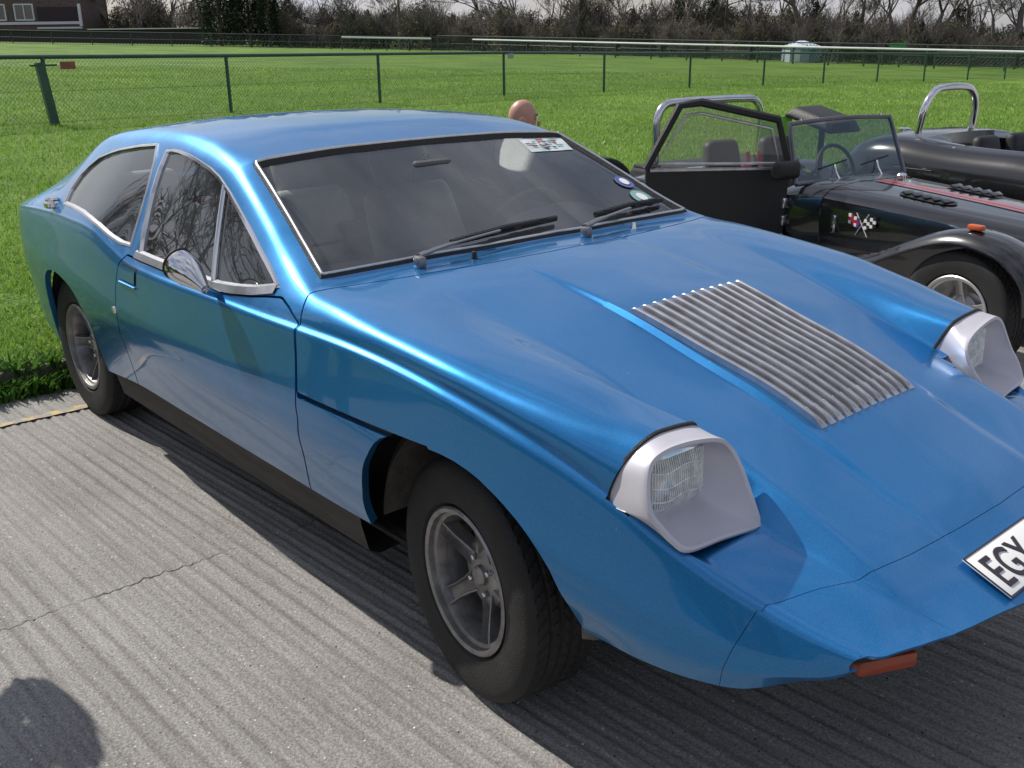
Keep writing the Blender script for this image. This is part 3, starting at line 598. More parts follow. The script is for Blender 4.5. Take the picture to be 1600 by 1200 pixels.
Ko=[[(1.08,.24,.480),(1.0,.24,.509),(.92,.24,.541),(.825,.24,.586),(.687,.24,.635),(.567,.24,.683),(.44,.24,.732),(.235,.24,.788),(0,.24,.851),(-.17,.24,.884),(-.42,.238,.922),(-.565,.238,.926)],
   [(-.566,.238,.926),(-1.155,.235,1.192)],
   [(-1.156,.235,1.192),(-1.35,.235,1.234),(-1.6,.235,1.248),(-1.85,.235,1.246),(-2.2,.23,1.22),(-2.45,.23,1.18)],
   [(-2.451,.23,1.18),(-2.8,.22,1.058),(-3.1,.22,.951),(-3.4,.22,.849),(-3.72,.22,.766)]]
Ki=[[(1.08,.225,.4805),(1.0,.225,.5095),(.92,.225,.542),(.825,.225,.589),(.687,.225,.6425),(.567,.225,.6945),(.44,.225,.7455),(.235,.225,.802),(0,.225,.863),(-.17,.225,.892),(-.42,.225,.9235),(-.565,.225,.9265)],
   [(-.566,.225,.9265),(-1.155,.22,1.1925)],
   [(-1.156,.22,1.1925),(-1.35,.22,1.235),(-1.6,.22,1.249),(-1.85,.22,1.247),(-2.2,.215,1.221),(-2.45,.215,1.181)],
   [(-2.451,.215,1.181),(-2.8,.205,1.059),(-3.1,.205,.952),(-3.4,.205,.85),(-3.72,.205,.767)]]
Z=[[(1.08,0,.484),(1.0,0,.514),(.92,0,.547),(.825,0,.594),(.687,0,.647),(.567,0,.698),(.44,0,.748),(.235,0,.805),(0,0,.867),(-.17,0,.897),(-.42,0,.928),(-.565,0,.93)],
   [(-.566,0,.93),(-1.155,0,1.196)],
   [(-1.156,0,1.196),(-1.35,0,1.238),(-1.6,0,1.252),(-1.85,0,1.25),(-2.2,0,1.224),(-2.45,0,1.184)],
   [(-2.451,0,1.184),(-2.8,0,1.062),(-3.1,0,.955),(-3.4,0,.852),(-3.72,0,.769)]]
def _shelf():
    out=[]
    for x,y,z in S[0]:
        w=float(np.interp(x,[-3.7,-1.9,-1.55,-1.1,-.55,-.3,.2,.43,.6,1.1],[.012,.012,.013,.015,.017,.018,.017,.010,.015,.014]))
        h=w*float(np.interp(x,[-3.7,-1.9,-1.55,-.5,.43,.6,1.1],[1,1,.7,.62,.9,.62,.55]))
        out.append((x,y-w,z+h))
    return [out]
T=_shelf()
ROWS=[B0,M,S,T,C,D,H,Ko,Ki,Z]
NS=[14,16,5,28,16,10,12,3,8]           # samples between rows
BUL=[.0,.0,.0,.006,.004,.0,.002,0,0]   # outward bulge of each span
VROW=np.concatenate([[0],np.cumsum(NS)])
def rowat(row,x):
    x=np.asarray(x,float);o=np.zeros((len(x),2));done=np.zeros(len(x),bool)
    for k,seg in enumerate(row):
        xs=[s[0] for s in seg];lo,hi=min(xs),max(xs)
        m=~done&(x>=lo-1e-9)
        if k==len(row)-1:m=~done
        if m.any():
            o[m,0]=pchip(xs,[s[1] for s in seg],x[m]);o[m,1]=pchip(xs,[s[2] for s in seg],x[m]);done|=m
    return o
SIG=[ (0,0), # B0
 [(1.08,.004),(.9,.01),(.6,.05),(0,.07),(-3.7,.07)],
 [(1.08,.004),(.8,.006),(.4,.0065),(0,.006),(-.6,.0055),(-1.5,.010),(-1.8,.03),(-2.3,.03),(-3.72,.025)],
 [(1.08,.003),(.4,.004),(0,.005),(-.6,.005),(-1.5,.010),(-1.8,.03),(-2.3,.03),(-3.72,.025)],
 [(1.08,.005),(.489,.006),(.488,.020),(.35,.024),(.2,.03),(0,.02),(-.3,.011),(-.55,.010),(-.7,.014),(-1.1,.018),(-1.4,.035),(-2.2,.03),(-2.5,.02),(-3.7,.02)],
 [(1.08,.004),(.489,.008),(.488,.014),(0,.04),(-.4,.04),(-.565,.02),(-.6,.01),(-1.1,.01),(-1.3,.04),(-3.7,.03)],
 [(1.08,.004),(.489,.006),(.488,.008),(0,.015),(-.3,.02),(-.565,.03),(-3.7,.03)],
 [(1.08,.01),(.8,.006),(0,.003),(-.4,.01),(-3.7,.02)],
 [(1.08,.01),(.8,.006),(0,.004),(-.4,.01),(-3.7,.02)],
 [(1.08,.04),(-3.7,.04)]]
def grid(xs):
    """returns P[nx,nv,3] for the right half (y negative), rows from sill to centre line"""
    xs=np.asarray(xs,float);nx=len(xs)
    RP=np.stack([rowat(r,xs) for r in ROWS],1)   # nx,9,2
    cols=[]
    for j,n in enumerate(NS):
        t=np.linspace(0,1,n+1)
        t=.5*t+.5*(.5-.5*np.cos(np.pi*t)) if n>4 else t
        a=RP[:,j][:,None];b=RP[:,j+1][:,None];d=b-a
        nrm=np.stack([d[...,1],-d[...,0]],-1)     # outward (y grows out) for rows running up/in
        L=np.linalg.norm(nrm,axis=-1,keepdims=True)+1e-9
        bul=(BUL[j] if j!=3 else np.interp(xs,[-1.3,-.6,-.3,0,.25,.43,.488,.489,1.1],[.006,.007,.012,.015,.018,.026,.028,0,0])[:,None,None])*(np.minimum(1,L/.2) if j!=3 else np.minimum(1,L/.06))
        p=a+d*t[None,:,None]+nrm/L*bul*(4*t*(1-t))[None,:,None]
        cols.append(p[:,:-1] if j<len(NS)-1 else p)
    P=np.concatenate(cols,1)                      # nx,nv,2
    nv=P.shape[1]
    sigk=np.stack([np.zeros(nx) if s==(0,0) else np.interp(xs,[k[0] for k in s][::-1],[k[1] for k in s][::-1]) for s in SIG],1)
    out=np.zeros((nx,nv,2))
    Mi=P[:,::-1][:,1:]*np.array([-1,1])
    F=np.concatenate([P,Mi],1)
    for i in range(nx):
        seg=np.linalg.norm(np.diff(F[i],axis=0),axis=1);s=np.concatenate([[0],np.cumsum(seg)])
        w=np.gradient(s)
        sr=s[VROW]
        # sigma along the section: interpolate between row values through a dip at mid span
        ks=[];vs=[]
        for j in range(10):
            ks.append(sr[j]);vs.append(sigk[i,j])
            if j<9: ks.append(.5*(sr[j]+sr[j+1]));vs.append(max(.3*(sigk[i,j]+sigk[i,j+1]),.002))
        sg=np.maximum(np.interp(s[:nv],ks,vs),1e-4)
        sg=np.minimum(sg,np.maximum(s[:nv],1e-4))   # no shrink at the free bottom edge
        G=np.exp(-.5*((s[:nv,None]-s[None])/sg[:,None])**2)*w[None]
        G/=G.sum(1,keepdims=True)
        out[i]=G@F[i]
    P3=np.zeros((nx,nv,3));P3[...,0]=xs[:,None];P3[...,1]=-out[...,0];P3[...,2]=out[...,1]
    return P3
def stations():
    a=[]
    def seg(x0,x1,dx):
        n=max(1,int(round(abs(x1-x0)/dx)));a.extend(np.linspace(x0,x1,n+1)[:-1])
    seg(1.08,.4890,.012);a.append(.4890)
    seg(.4875,-.565,.012);a.append(-.565)
    seg(-.567,-1.155,.012);a.append(-1.155)
    seg(-1.157,-2.45,.012);a.append(-2.45)
    seg(-2.452,-3.72,.014);a.append(-3.72)
    return np.array(a)

# ---- surface lookups
XS = stations(); GR = grid(XS); NX, NV, _ = GR.shape
JC = int(VROW[4])
def _station(x):
    i = int(np.argmin(np.abs(XS-x))); j = i+1 if (x < XS[i] and i+1 < NX) else max(i-1, 0)
    if abs(XS[i]-XS[j]) < 1e-9: return GR[i]
    t = (x-XS[i])/(XS[j]-XS[i]); t = min(max(t, 0), 1)
    if abs(XS[i]-XS[j]) < .003: t = 0
    return GR[i]*(1-t)+GR[j]*t
def side_y(x, z):
    s = _station(x)[int(VROW[1]):JC+4]; return float(np.interp(z, s[:, 2], s[:, 1]))
def top_z(x, y):
    s = _station(x)[JC-4:][::-1]; return float(np.interp(abs(y), -s[:, 1], s[:, 2]))
def sdf(poly, P2):
    A = np.asarray(poly, float); B = np.roll(A, -1, 0); d = np.full(len(P2), 1e9); ins = np.zeros(len(P2), bool)
    for a, b in zip(A, B):
        e = b-a; w = P2-a; t = np.clip((w@e)/max(e@e, 1e-12), 0, 1); q = w-t[:, None]*e
        d = np.minimum(d, np.hypot(q[:, 0], q[:, 1]))
        c = ((a[1] <= P2[:, 1]) & (b[1] > P2[:, 1])) | ((b[1] <= P2[:, 1]) & (a[1] > P2[:, 1]))
        with np.errstate(divide='ignore', invalid='ignore'):
            xi = a[0]+(P2[:, 1]-a[1])*(b[0]-a[0])/(b[1]-a[1])
        ins ^= c & (P2[:, 0] < xi)
    return np.where(ins, -d, d)
class Surf:
    """half body skin: vertices, row index per vertex, polygon faces"""
    def __init__(s, v, j, f): s.v, s.j, s.f = v, j, f
    def clip(s, val):
        """keep the part where val < 0"""
        neg = val < 0; V = [*s.v]; J = [*s.j]; cache = {}; out = []
        for q in s.f:
            k = sum(neg[i] for i in q)
            if k == len(q): out.append(q); continue
            if k == 0: continue
            r = []
            for a, b in zip(q, q[1:]+q[:1]):
                if neg[a]: r.append(a)
                if neg[a] != neg[b]:
                    e = (a, b) if a < b else (b, a)
                    if e not in cache:
                        t = val[e[0]]/(val[e[0]]-val[e[1]]); t = min(max(t, .001), .999)
                        cache[e] = len(V); V.append(s.v[e[0]]*(1-t)+s.v[e[1]]*t); J.append(s.j[e[0]]*(1-t)+s.j[e[1]]*t)
                    r.append(cache[e])
            if len(r) >= 3: out.append(tuple(r))
        used = sorted({i for q in out for i in q}); mp_ = {a: i for i, a in enumerate(used)}
        return Surf(np.array([V[i] for i in used]) if used else np.zeros((0, 3)), np.array([J[i] for i in used]), [tuple(mp_[i] for i in q) for q in out])
    def offset(s, d):
        """moved inward along vertex normals by d"""
        n = np.zeros_like(s.v)
        for q in s.f:
            a, b, c = s.v[q[0]], s.v[q[1]], s.v[q[2]]; w = np.cross(b-a, c-a)
            for i in q: n[i] += w
        n /= np.linalg.norm(n, axis=1, keepdims=True)+1e-12
        return Surf(s.v-n*d, s.j, s.f), n
    def mb(s, lip=.012, both=False, mirror=False):
        """to a mesh builder, with a folded lip along every free edge"""
        o, n = s.offset(0); m = MB()
        V = [tuple(p) for p in s.v]; F = [tuple(q) for q in s.f]
        ec = {}
        for q in F:
            for a, b in zip(q, q[1:]+q[:1]): ec[(a, b)] = 1
        bd = [(a, b) for (a, b) in ec if (b, a) not in ec]
        if lip:
            for a, b in bd:
                if both and abs(s.v[a][1]) < 1e-4 and abs(s.v[b][1]) < 1e-4: continue
                k = len(V); V += [tuple(s.v[a]), tuple(s.v[b]), tuple(s.v[b]-n[b]*lip), tuple(s.v[a]-n[a]*lip)]
                F.append((k+1, k, k+3, k+2))
        if not mirror or both: m.add(V, F)
        if mirror or both:
            if both:
                N0 = len(V); idx = {}; V2 = []
                for i, p in enumerate(V):
                    if abs(p[1]) < 1e-4 and i < len(s.v): idx[i] = i
                    else: idx[i] = N0+len(V2); V2.append((p[0], -p[1], p[2]))
                m.v += V2; m.f += [tuple(idx[i] for i in reversed(q)) for q in F]
            else: m.add([(p[0], -p[1], p[2]) for p in V], [tuple(reversed(q)) for q in F])
        return m
def halfskin(step=1):
    ii = list(range(0, NX, step)); jj = list(range(0, NV, step))
    if ii[-1] != NX-1: ii.append(NX-1)
    if jj[-1] != NV-1: jj.append(NV-1)
    g = GR[np.ix_(ii, jj)]; n, m_, _ = g.shape; f = []
    for i in range(n-1):
        for j in range(m_-1):
            a = i*m_+j; f.append((a, a+1, a+m_+1, a+m_))
    return Surf(g.reshape(-1, 3).copy(), np.tile(np.array(jj, float), n), f)

QUARTER = [(-2.461, .913), (-2.492, .965), (-2.474, 1.023), (-2.423, 1.063), (-2.354, 1.098), (-2.25, 1.122), (-2.15, 1.141), (-1.95, 1.168), (-1.794, 1.183), (-1.742, 1.133), (-1.699, 1.057), (-1.674, .98), (-1.653, .868), (-1.733, .868), (-1.83, .880), (-1.945, .899), (-2.05, .910), (-2.165, .917), (-2.32, .917)]
DOORWIN = [(-1.69, 1.172), (-1.63, 1.178), (-1.574, 1.178), (-1.48, 1.172), (-1.395, 1.162), (-1.30, 1.148), (-1.219, 1.129), (-1.12, 1.094), (-1.029, 1.056), (-.94, 1.017), (-.854, .977), (-.77, .940), (-.686, .900), (-.74, .882), (-.797, .872), (-.90, .858), (-1.003, .850), (-1.3, .849), (-1.576, .851), (-1.598, .89), (-1.615, .93), (-1.642, .99), (-1.666, 1.048), (-1.684, 1.11)]
DOOR = [(-.657, .882), (-.60, .866), (-.535, .841), (-.522, .759), (-.516, .67), (-.53, .583), (-.583, .467), (-.664, .33), (-.69, .2), (-1.96, .2), (-1.909, .318), (-1.774, .519), (-1.73, .643), (-1.722, .745), (-1.70, .814), (-1.66, .846), (-1.60, .843), (-1.576, .8425), (-1.3, .8405), (-1.003, .8415), (-.90, .849), (-.797, .862), (-.72, .874)]
SCREEN = [(-.572, -.1), (-.574, .2), (-.582, .5), (-.592, .70), (-.600, .740), (-.72, .712), (-.86, .683), (-1.0, .655), (-1.12, .632), (-1.143, .622), (-1.147, .5), (-1.150, .3), (-1.152, -.1)]
HATCH = [(-2.49, -.1), (-2.49, .40), (-2.51, .455), (-2.56, .472), (-3.18, .445), (-3.25, .42), (-3.28, .37), (-3.30, -.1)]
ARCHF = [(-.37, .1), (-.37, .25), (-.367, .36), (-.350, .405), (-.325, .445), (-.298, .487), (-.268, .530), (-.238, .570), (-.21, .605), (-.184, .632), (-.16, .651), (-.13, .663), (-.09, .668), (-.04, .6695), (0, .6695), (.04, .668), (.08, .663), (.12, .653), (.15, .643), (.173, .632), (.20, .619), (.23, .602), (.259, .583), (.29, .558), (.318, .528), (.338, .498), (.355, .465), (.365, .437), (.373, .405), (.382, .368), (.388, .334), (.395, .28), (.40, .1)]
ARCHR = [(-2.25, .05), (-2.231, .313), (-2.19, .42), (-2.165, .5), (-2.165, .55), (-2.2, .595), (-2.25, .624), (-2.32, .643), (-2.44, .655), (-2.56, .647), (-2.68, .613), (-2.79, .515), (-2.865, .41), (-2.90, .30), (-2.91, .05)]
def shutx(y): return np.interp(np.abs(y), [0, .08, .345, .5, .57, .675, .8, .9], [-.434, -.436, -.460, -.488, -.502, -.523, -.556, -.58])
FRONT = [(-.556, 1.3), (-.556, .905), (-.541, .879), (-.528, .841), (-.517, .759), (-.510, .672), (-.32, .672), (-.13, .672), (0, .672), (0, -.1), (1.4, -.1), (1.4, 1.3)]
FRONTB = [(-.556, 1.3), (-.556, .905), (-.541, .879), (-.528, .841), (-.517, .759), (-.510, .661), (-.32, .661), (-.13, .661), (0, .661), (0, -.1), (1.4, -.1), (1.4, 1.3)]
def lipx(y): return np.interp(np.abs(y), [0, .1, .234, .381, .506, .58, .62, .66], [1.055, 1.051, 1.032, 1.004, .972, .945, .916, .87])
def nosex(v, j):
    c = np.interp(np.abs(v[:, 1]), [0, .169, .35, .453, .553, .66], [.872, .867, .855, .841, .792, .752])
    return np.where(j < VROW[2], .745-np.maximum(0, .535-v[:, 2])*.3, c)
def side_val(s, poly):
    v = sdf(poly, s.v[:, [0, 2]]); return np.where(s.j < JC+.5, v, .5)
def top_val(s, poly):
    v = sdf(poly, np.stack([s.v[:, 0], -s.v[:, 1]], 1)); return np.where(s.j > JC-.5, v, .5)
def front_val(s, poly):
    v = sdf(poly, s.v[:, [0, 2]]); return np.where(s.j > JC-.5, shutx(s.v[:, 1])-s.v[:, 0], v)

car = thing('sports_coupe', 'metallic blue low sports coupe with silver headlamp pods parked on the concrete', 'car')
skin = halfskin()
skin = skin.clip(s_ := (skin.v[:, 0]-lipx(skin.v[:, 1])))
ARCHR = [(p.x, p.z) for p in smoothpath([(x, 0, z) for x, z in ARCHR], 4)]
skin = skin.clip(-side_val(skin, ARCHF)); skin = skin.clip(-side_val(skin, ARCHR))
g = .0028
fr = skin.clip(front_val(skin, FRONT)+g)
nose = fr.clip(nosex(fr.v, fr.j)-fr.v[:, 0]+g*.2)
def hump_val(s):
    v = s.v[:, 0]-(.440+np.maximum(0, s.v[:, 2]-.685)*.38); m = (s.j > VROW[2]+.5) & (s.j < VROW[6]-.2) & (s.v[:, 0] < .4896)
    return np.where(m, v, -.5)
bonnet = fr.clip(fr.v[:, 0]-nosex(fr.v, fr.j)+g*.2)
bonnet = bonnet.clip(hump_val(bonnet))
rest = skin.clip(-front_val(skin, FRONTB)+g)
door = rest.clip(side_val(rest, DOOR)+g)
rest = rest.clip(-side_val(rest, DOOR)+g)
dwin = rest.clip(side_val(rest, DOORWIN))
rest = rest.clip(-side_val(rest, DOORWIN))
qwin = rest.clip(side_val(rest, QUARTER))
rest = rest.clip(-side_val(rest, QUARTER))
screen = rest.clip(top_val(rest, SCREEN))
rest = rest.clip(-top_val(rest, SCREEN))
hatch = rest.clip(top_val(rest, HATCH))
rest = rest.clip(-top_val(rest, HATCH))
body = rest.mb(both=True, lip=.022)
# tail panel closing the back, slightly rounded
tail = [tuple(p) for p in GR[-1]]; tail = tail+[(p[0], -p[1], p[2]) for p in reversed(tail[:-1])]
tr2 = [(-3.745, p[1]*.985, .63+(p[2]-.63)*.97) for p in tail]; tr3 = [(-3.755, p[1]*.90, .63+(p[2]-.63)*.85) for p in tail]
body.loft([tail, tr2, tr3], cap=False); body.add(tr3, [tuple(range(len(tr3)))])
body.build('body', M_BLUE, car, 30)
bonnet_o = bonnet.mb(both=True).build('bonnet', M_BLUE, car, 30)
nose_o = nose.mb(both=True, lip=.006).build('nose_panel', M_BLUE, car, 30)
# inner shell: closes the gaps, lines the cabin
ins = halfskin(2)
ins = ins.clip(np.where((ins.j > VROW[2]-.5) & (ins.j < VROW[6]+.5), ins.v[:, 0]-.40, ins.v[:, 0]-lipx(ins.v[:, 1])+.03))
for pl in (ARCHF, ARCHR): ins = ins.clip(-side_val(ins, pl)+.004)
for pl in (DOORWIN, QUARTER): ins = ins.clip(-side_val(ins, pl)+.006)
for pl in (SCREEN, HATCH): ins = ins.clip(-top_val(ins, pl)+.006)
ins, _ = ins.offset(.024)
ins.mb(both=True, lip=0).build('inner_shell', M_TRIM, car)

def on_side(x, z, out=0.): return (x, side_y(x, z)-out, z)
def on_top(x, y, up=0.): return (x, y, top_z(x, y)+up)
def sided(mb, name, mt, par, **k):
    """one piece for each side of the car; par may be a (right, left) pair"""
    pr, pl_ = par if isinstance(par, tuple) else (par, par)
    l = mb.copy().mirror_y()
    return mb.build(name, mt, pr, **k), l.build(name, mt, pl_, **k)

doors = (door.mb().build('door', M_BLUE, car, 30), door.mb(mirror=True).build('door', M_BLUE, car, 30))
# windows: glass set a little in, bright frames proud of the skin
gd, _ = dwin.offset(.007); gq, _ = qwin.offset(.007); gs, _ = screen.offset(.006); gh, _ = hatch.offset(.006)
for k, s_ in enumerate((gd, gq)):
    for side in (0, 1):
        s_.mb(lip=0, mirror=bool(side)).build('window_glass', M_SGLASS, doors[side] if k == 0 else car, 40)
gs.mb(lip=0, both=True).build('windscreen', M_GLASS, car, 40)
gh.mb(lip=0, both=True).build('rear_window', M_SGLASS, car, 40)
def inset(poly, d):
    A = np.asarray(poly, float); n = len(A); out = []
    ar = sum(A[i][0]*A[(i+1) % n][1]-A[(i+1) % n][0]*A[i][1] for i in range(n)); sg = 1 if ar > 0 else -1
    for i in range(n):
        a = A[i]-A[i-1]; b = A[(i+1) % n]-A[i]; a /= np.linalg.norm(a); b /= np.linalg.norm(b)
        na = np.array([-a[1], a[0]])*sg; nb = np.array([-b[1], b[0]])*sg; m = na+nb; m /= max(np.linalg.norm(m), .3)
        out.append(A[i]+m*d/max(.6, m@na))
    return out
def strip(poly, w, h, place_fn):
    """flat raised moulding following a closed outline on the skin"""
    A = inset(poly, -.001); B = inset(poly, w); dense = []
    n = len(A); r = [[], [], [], []]
    for i in range(n):
        for t in (0, .33, .67):
            a = A[i]*(1-t)+A[(i+1) % n]*t; b = B[i]*(1-t)+B[(i+1) % n]*t; c = a*.75+b*.25; d = a*.25+b*.75
            r[0].append(place_fn(a, -.004)); r[1].append(place_fn(c, h)); r[2].append(place_fn(d, h)); r[3].append(place_fn(b, -.008))
    m = MB(); N = len(r[0]); v = r[0]+r[1]+r[2]+r[3]; f = []
    for k in range(3):
        for i in range(N): j = (i+1) % N; f.append((k*N+i, (k+1)*N+i, (k+1)*N+j, k*N+j))
    return m.add(v, f)
fs = lambda p, h: (p[0], side_y(p[0], p[1])-h, p[1])
sided(strip(DOORWIN, .013, .004, fs), 'window_frame', M_CHROME, doors, smooth=25)
sided(strip(QUARTER, .012, .003, fs), 'quarter_window_frame', M_STEEL, car, smooth=25)
# quarter light divider and the deeper sill finisher under the door glass
dv = MB(); pth = [on_side(-1.170+.149*t, 1.108-.252*t, .001) for t in np.linspace(0, 1, 9)]
dv.tube(pth, .008, 8, flat=.5); sided(dv, 'window_divider', M_CHROME, doors)
sl_ = MB(); rr = []
for x in np.linspace(-1.60, -.70, 40):
    zb = float(np.interp(x, [-1.6, -1.3, -1.003, -.9, -.797, -.70], [.846, .844, .845, .853, .866, .886]))
    rr.append([on_side(x, zb, .0), on_side(x, zb, .006), on_side(x, zb+.020, .006), on_side(x, zb+.024, -.006)])
sl_.loft(rr, ring_closed=False); sided(sl_, 'window_sill_trim', M_STEEL, doors, smooth=30)
# windscreen surround: rubber with a bright insert
fullscreen = [(p[0], -p[1]) for p in SCREEN if p[1] > -.05]
fullscreen = [(x, y) for x, y in fullscreen]+[(x, -y) for x, y in reversed(fullscreen)]
def dens(poly, k):
    out = []
    for i in range(len(poly)):
        a, b = np.array(poly[i]), np.array(poly[(i+1) % len(poly)])
        for t in np.arange(k)/k: out.append(tuple(a*(1-t)+b*t))
    return out
ft = lambda p, h: (p[0], p[1], top_z(p[0], p[1])+h)
strip(dens(fullscreen, 3), .024, .005, ft).build('windscreen_seal', M_RUB, car, 25)
cl = inset(dens(fullscreen, 3), .010)
MB().tube([ft(p, .0065) for p in cl], .0045, 8, closed=True).build('windscreen_trim', M_STEEL, car)
fh = [(p[0], -p[1]) for p in HATCH if p[1] > -.05]; fh = fh+[(x, -y) for x, y in reversed(fh)]
strip(dens(fh, 3), .028, .005, ft).build('rear_window_seal', M_RUB, car, 25)

# ---- headlamp pods
RING = [(-.757, .662), (-.755, .690), (-.742, .725), (-.715, .757), (-.685, .778), (-.640, .790), (-.590, .790), (-.545, .780), (-.517, .762), (-.505, .735), (-.500, .690), (-.510, .655), (-.580, .648), (-.66, .650), (-.73, .652), (-.752, .655)]
LIP = [(.548, -.756, .676), (.533, -.751, .709), (.52, -.735, .752), (.516, -.712, .772), (.521, -.668, .783), (.527, -.599, .780), (.531, -.528, .764), (.535, -.492, .736), (.552, -.479, .699), (.585, -.485, .65), (.618, -.496, .604), (.625, -.509, .595), (.616, -.613, .602), (.607, -.707, .606), (.588, -.737, .629), (.567, -.750, .655)]
LENS = [(.512, -.696, .696), (.511, -.693, .724), (.51, -.687, .743), (.51, -.664, .753), (.511, -.629, .754), (.513, -.594, .755), (.514, -.559, .753), (.515, -.544, .74), (.516, -.537, .712), (.518, -.538, .679), (.521, -.552, .652), (.522, -.576, .639), (.518, -.626, .634), (.513, -.673, .632), (.512, -.691, .642), (.512, -.696, .665)]
LENS = [(x-.016, y, z) for x, y, z in LENS]
def resamp(pts, n=64):
    P = smoothpath(pts, 12, True); L = [0]
    for i in range(len(P)): L.append(L[-1]+(P[(i+1) % len(P)]-P[i]).length)
    out = []; k = 0
    for t in np.arange(n)/n*L[-1]:
        while L[k+1] < t: k += 1
        u = (t-L[k])/(L[k+1]-L[k]); out.append(P[k].lerp(P[(k+1) % len(P)], u))
    return out
def byindex(pts, n=6): return smoothpath(pts, n, True)
_sec = GR[int(np.argmin(np.abs(XS-.470)))][int(VROW[2])+1:int(VROW[6])+1]
_l = np.concatenate([[0], np.cumsum(np.linalg.norm(np.diff(_sec, axis=0), axis=1))])
RING = [(float(np.interp(q*_l[-1], _l, _sec[:, 1])), float(np.interp(q*_l[-1], _l, _sec[:, 2]))) for q in (0, .10, .21, .33, .45, .57, .68, .78, .86, .93, 1.0)]+[(-.50, .672), (-.56, .650), (-.62, .648), (-.69, .650), (-.745, .662)]
def ringx(z): return .440+max(0, z-.685)*.38
ringA = byindex([(ringx(z)-.004, y, z) for y, z in RING]); lipA = byindex(LIP); lensA = byindex(LENS)
def mixr(a, b, t, push=None): return [p.lerp(q, t) for p, q in zip(a, b)]
ctr = sum(lipA, Vector())/len(lipA)
lip_in = [p+(ctr-p)*.115+Vector((-.003, 0, 0)) for p in lipA]; lip_mid = [p+(ctr-p)*.03+Vector((.004, 0, .003)) for p in lipA]; lip_m2 = [p+(ctr-p)*.095+Vector((.003, 0, .002)) for p in lipA]
shell = MB(); shell.loft([ringA, mixr(ringA, lipA, .45), mixr(ringA, lipA, .85), lipA, lip_mid, lip_m2, lip_in, mixr(lip_in, lensA, .5), lensA])
fil = MB(); fil.loft([[(x, -.450, top_z(x, .450)+.0006), (x, -.468, top_z(x, .452)-.001), (x, -.494 if x < .54 else -.482, top_z(x, .452)-.012)] for x in np.linspace(.478, .530, 8)], ring_closed=False)
sided(fil, 'pod_flange', M_BLUE, bonnet_o, smooth=50)
lens_c = sum(lensA, Vector())/len(lensA)
lm = MB(); lm.loft([lensA]+[[lens_c+(p-lens_c)*k+Vector((.014*(1-k*k), 0, 0)) for p in lensA] for k in (.93, .8, .6, .35, .1)]); lm.add([lens_c+(p-lens_c)*.1+Vector((.014, 0, 0)) for p in lensA], [tuple(range(len(lensA)))])
def lens_x(y, z):
    k = max(abs(y+.617)/.080, abs(z-.694)/.062); return .4985+.05*(y+.617)-.03*(z-.694)+.014*(1-min(1, k)**2)
fl = MB()           # fluted ribs and steps on the lamp glass
for y in np.linspace(-.688, -.545, 26):
    fl.tube([(lens_x(y, z)+.0012, y, z) for z in np.linspace(.642, .746, 9)], .0016, 5)
for z in (.662, .690, .722): fl.tube([(lens_x(y, z)+.002, y, z+.004*math.sin(y*60)) for y in np.linspace(-.688, -.545, 12)], .0016, 5)
rf = MB(); rf.loft([[p+Vector((-.004, 0, 0)) for p in lensA]]+[[lens_c+(p-lens_c)*k+Vector((-.07*(1-k*k)-.004, 0, 0)) for p in lensA] for k in (.9, .7, .45, .2, .05)])
bulb = MB().lathe([(.0, .0), (.012, .004), (.014, .02), (.010, .036), (.0, .04)], 12, (lens_c.x-.06, lens_c.y, lens_c.z), 'x')
rim_ = MB().tube([Vector((p.x+.001, p.y, p.z))+(Vector((0, p.y, p.z))-Vector((0, -.63, .7))).normalized()*.0005 for p in ringA[0:61]], .005, 6)
M_REFL = mat('lamp_reflector', (.95, .95, .95), .22, .9, var=.02); M_FLUTE = mat('ribbed_lamp_glass', (.82, .86, .85), .06, 0., coat=.6, var=.3, scale=60)
pods = sided(shell, 'headlamp_pod', M_SILVER, car, smooth=40)
sided(lm, 'lens', M_LENS, pods, smooth=50); sided(fl, 'lens_fluting', M_FLUTE, pods); sided(rf, 'reflector', M_REFL, pods); sided(bulb, 'bulb', M_WHITE, pods); sided(rim_, 'pod_seal', M_RUB, pods)

# ---- bonnet louvre panel
lv = thing_part = None
NSL = 12
base = MB(); rr = []
for x in np.linspace(.015, .545, 40):
    w = .226-.024*(x-.015)/.53
    rr.append([(x, y, top_z(x, y)+.002) for y in np.linspace(-w, w, 13)])
base.loft(rr, ring_closed=False); lpan = base.build('louvre_panel', mat('louvre_gap', (.14, .14, .15), .5, .5), bonnet_o)
for k in range(NSL):
    m = MB(); rr = []
    for t in np.concatenate([np.linspace(0, .06, 8), np.linspace(.08, .92, 22), np.linspace(.94, 1, 8)]):
        x = .008+.548*t; w = .228-.024*t; y0 = -w+(2*w)*(k+.08)/NSL; wd = 2*w/NSL
        e = min(1, t/.035, (1-t)/.05); e = math.sin(e*math.pi/2)
        h = .0035+.0155*e
        z = lambda dy: top_z(x, y0+dy)
        rr.append([(x, y0, z(0)), (x, y0, z(0)+h*.86), (x, y0+.002, z(0)+h), (x, y0+.0055, z(0)+h), (x, y0+.0075, z(0)+h*.86), (x, y0+.0080, z(0)+h*.52), (x, y0+wd*.78, z(wd*.78)+h*.40), (x, y0+wd*.82, z(wd*.82)+.001)])
    m.loft(rr, ring_closed=False)
    a, b = rr[0], rr[-1]; m.add(a, [tuple(range(8))]); m.add(b, [tuple(range(7, -1, -1))])
    m.build('louvre_slat', M_LOUV, bonnet_o, 22)
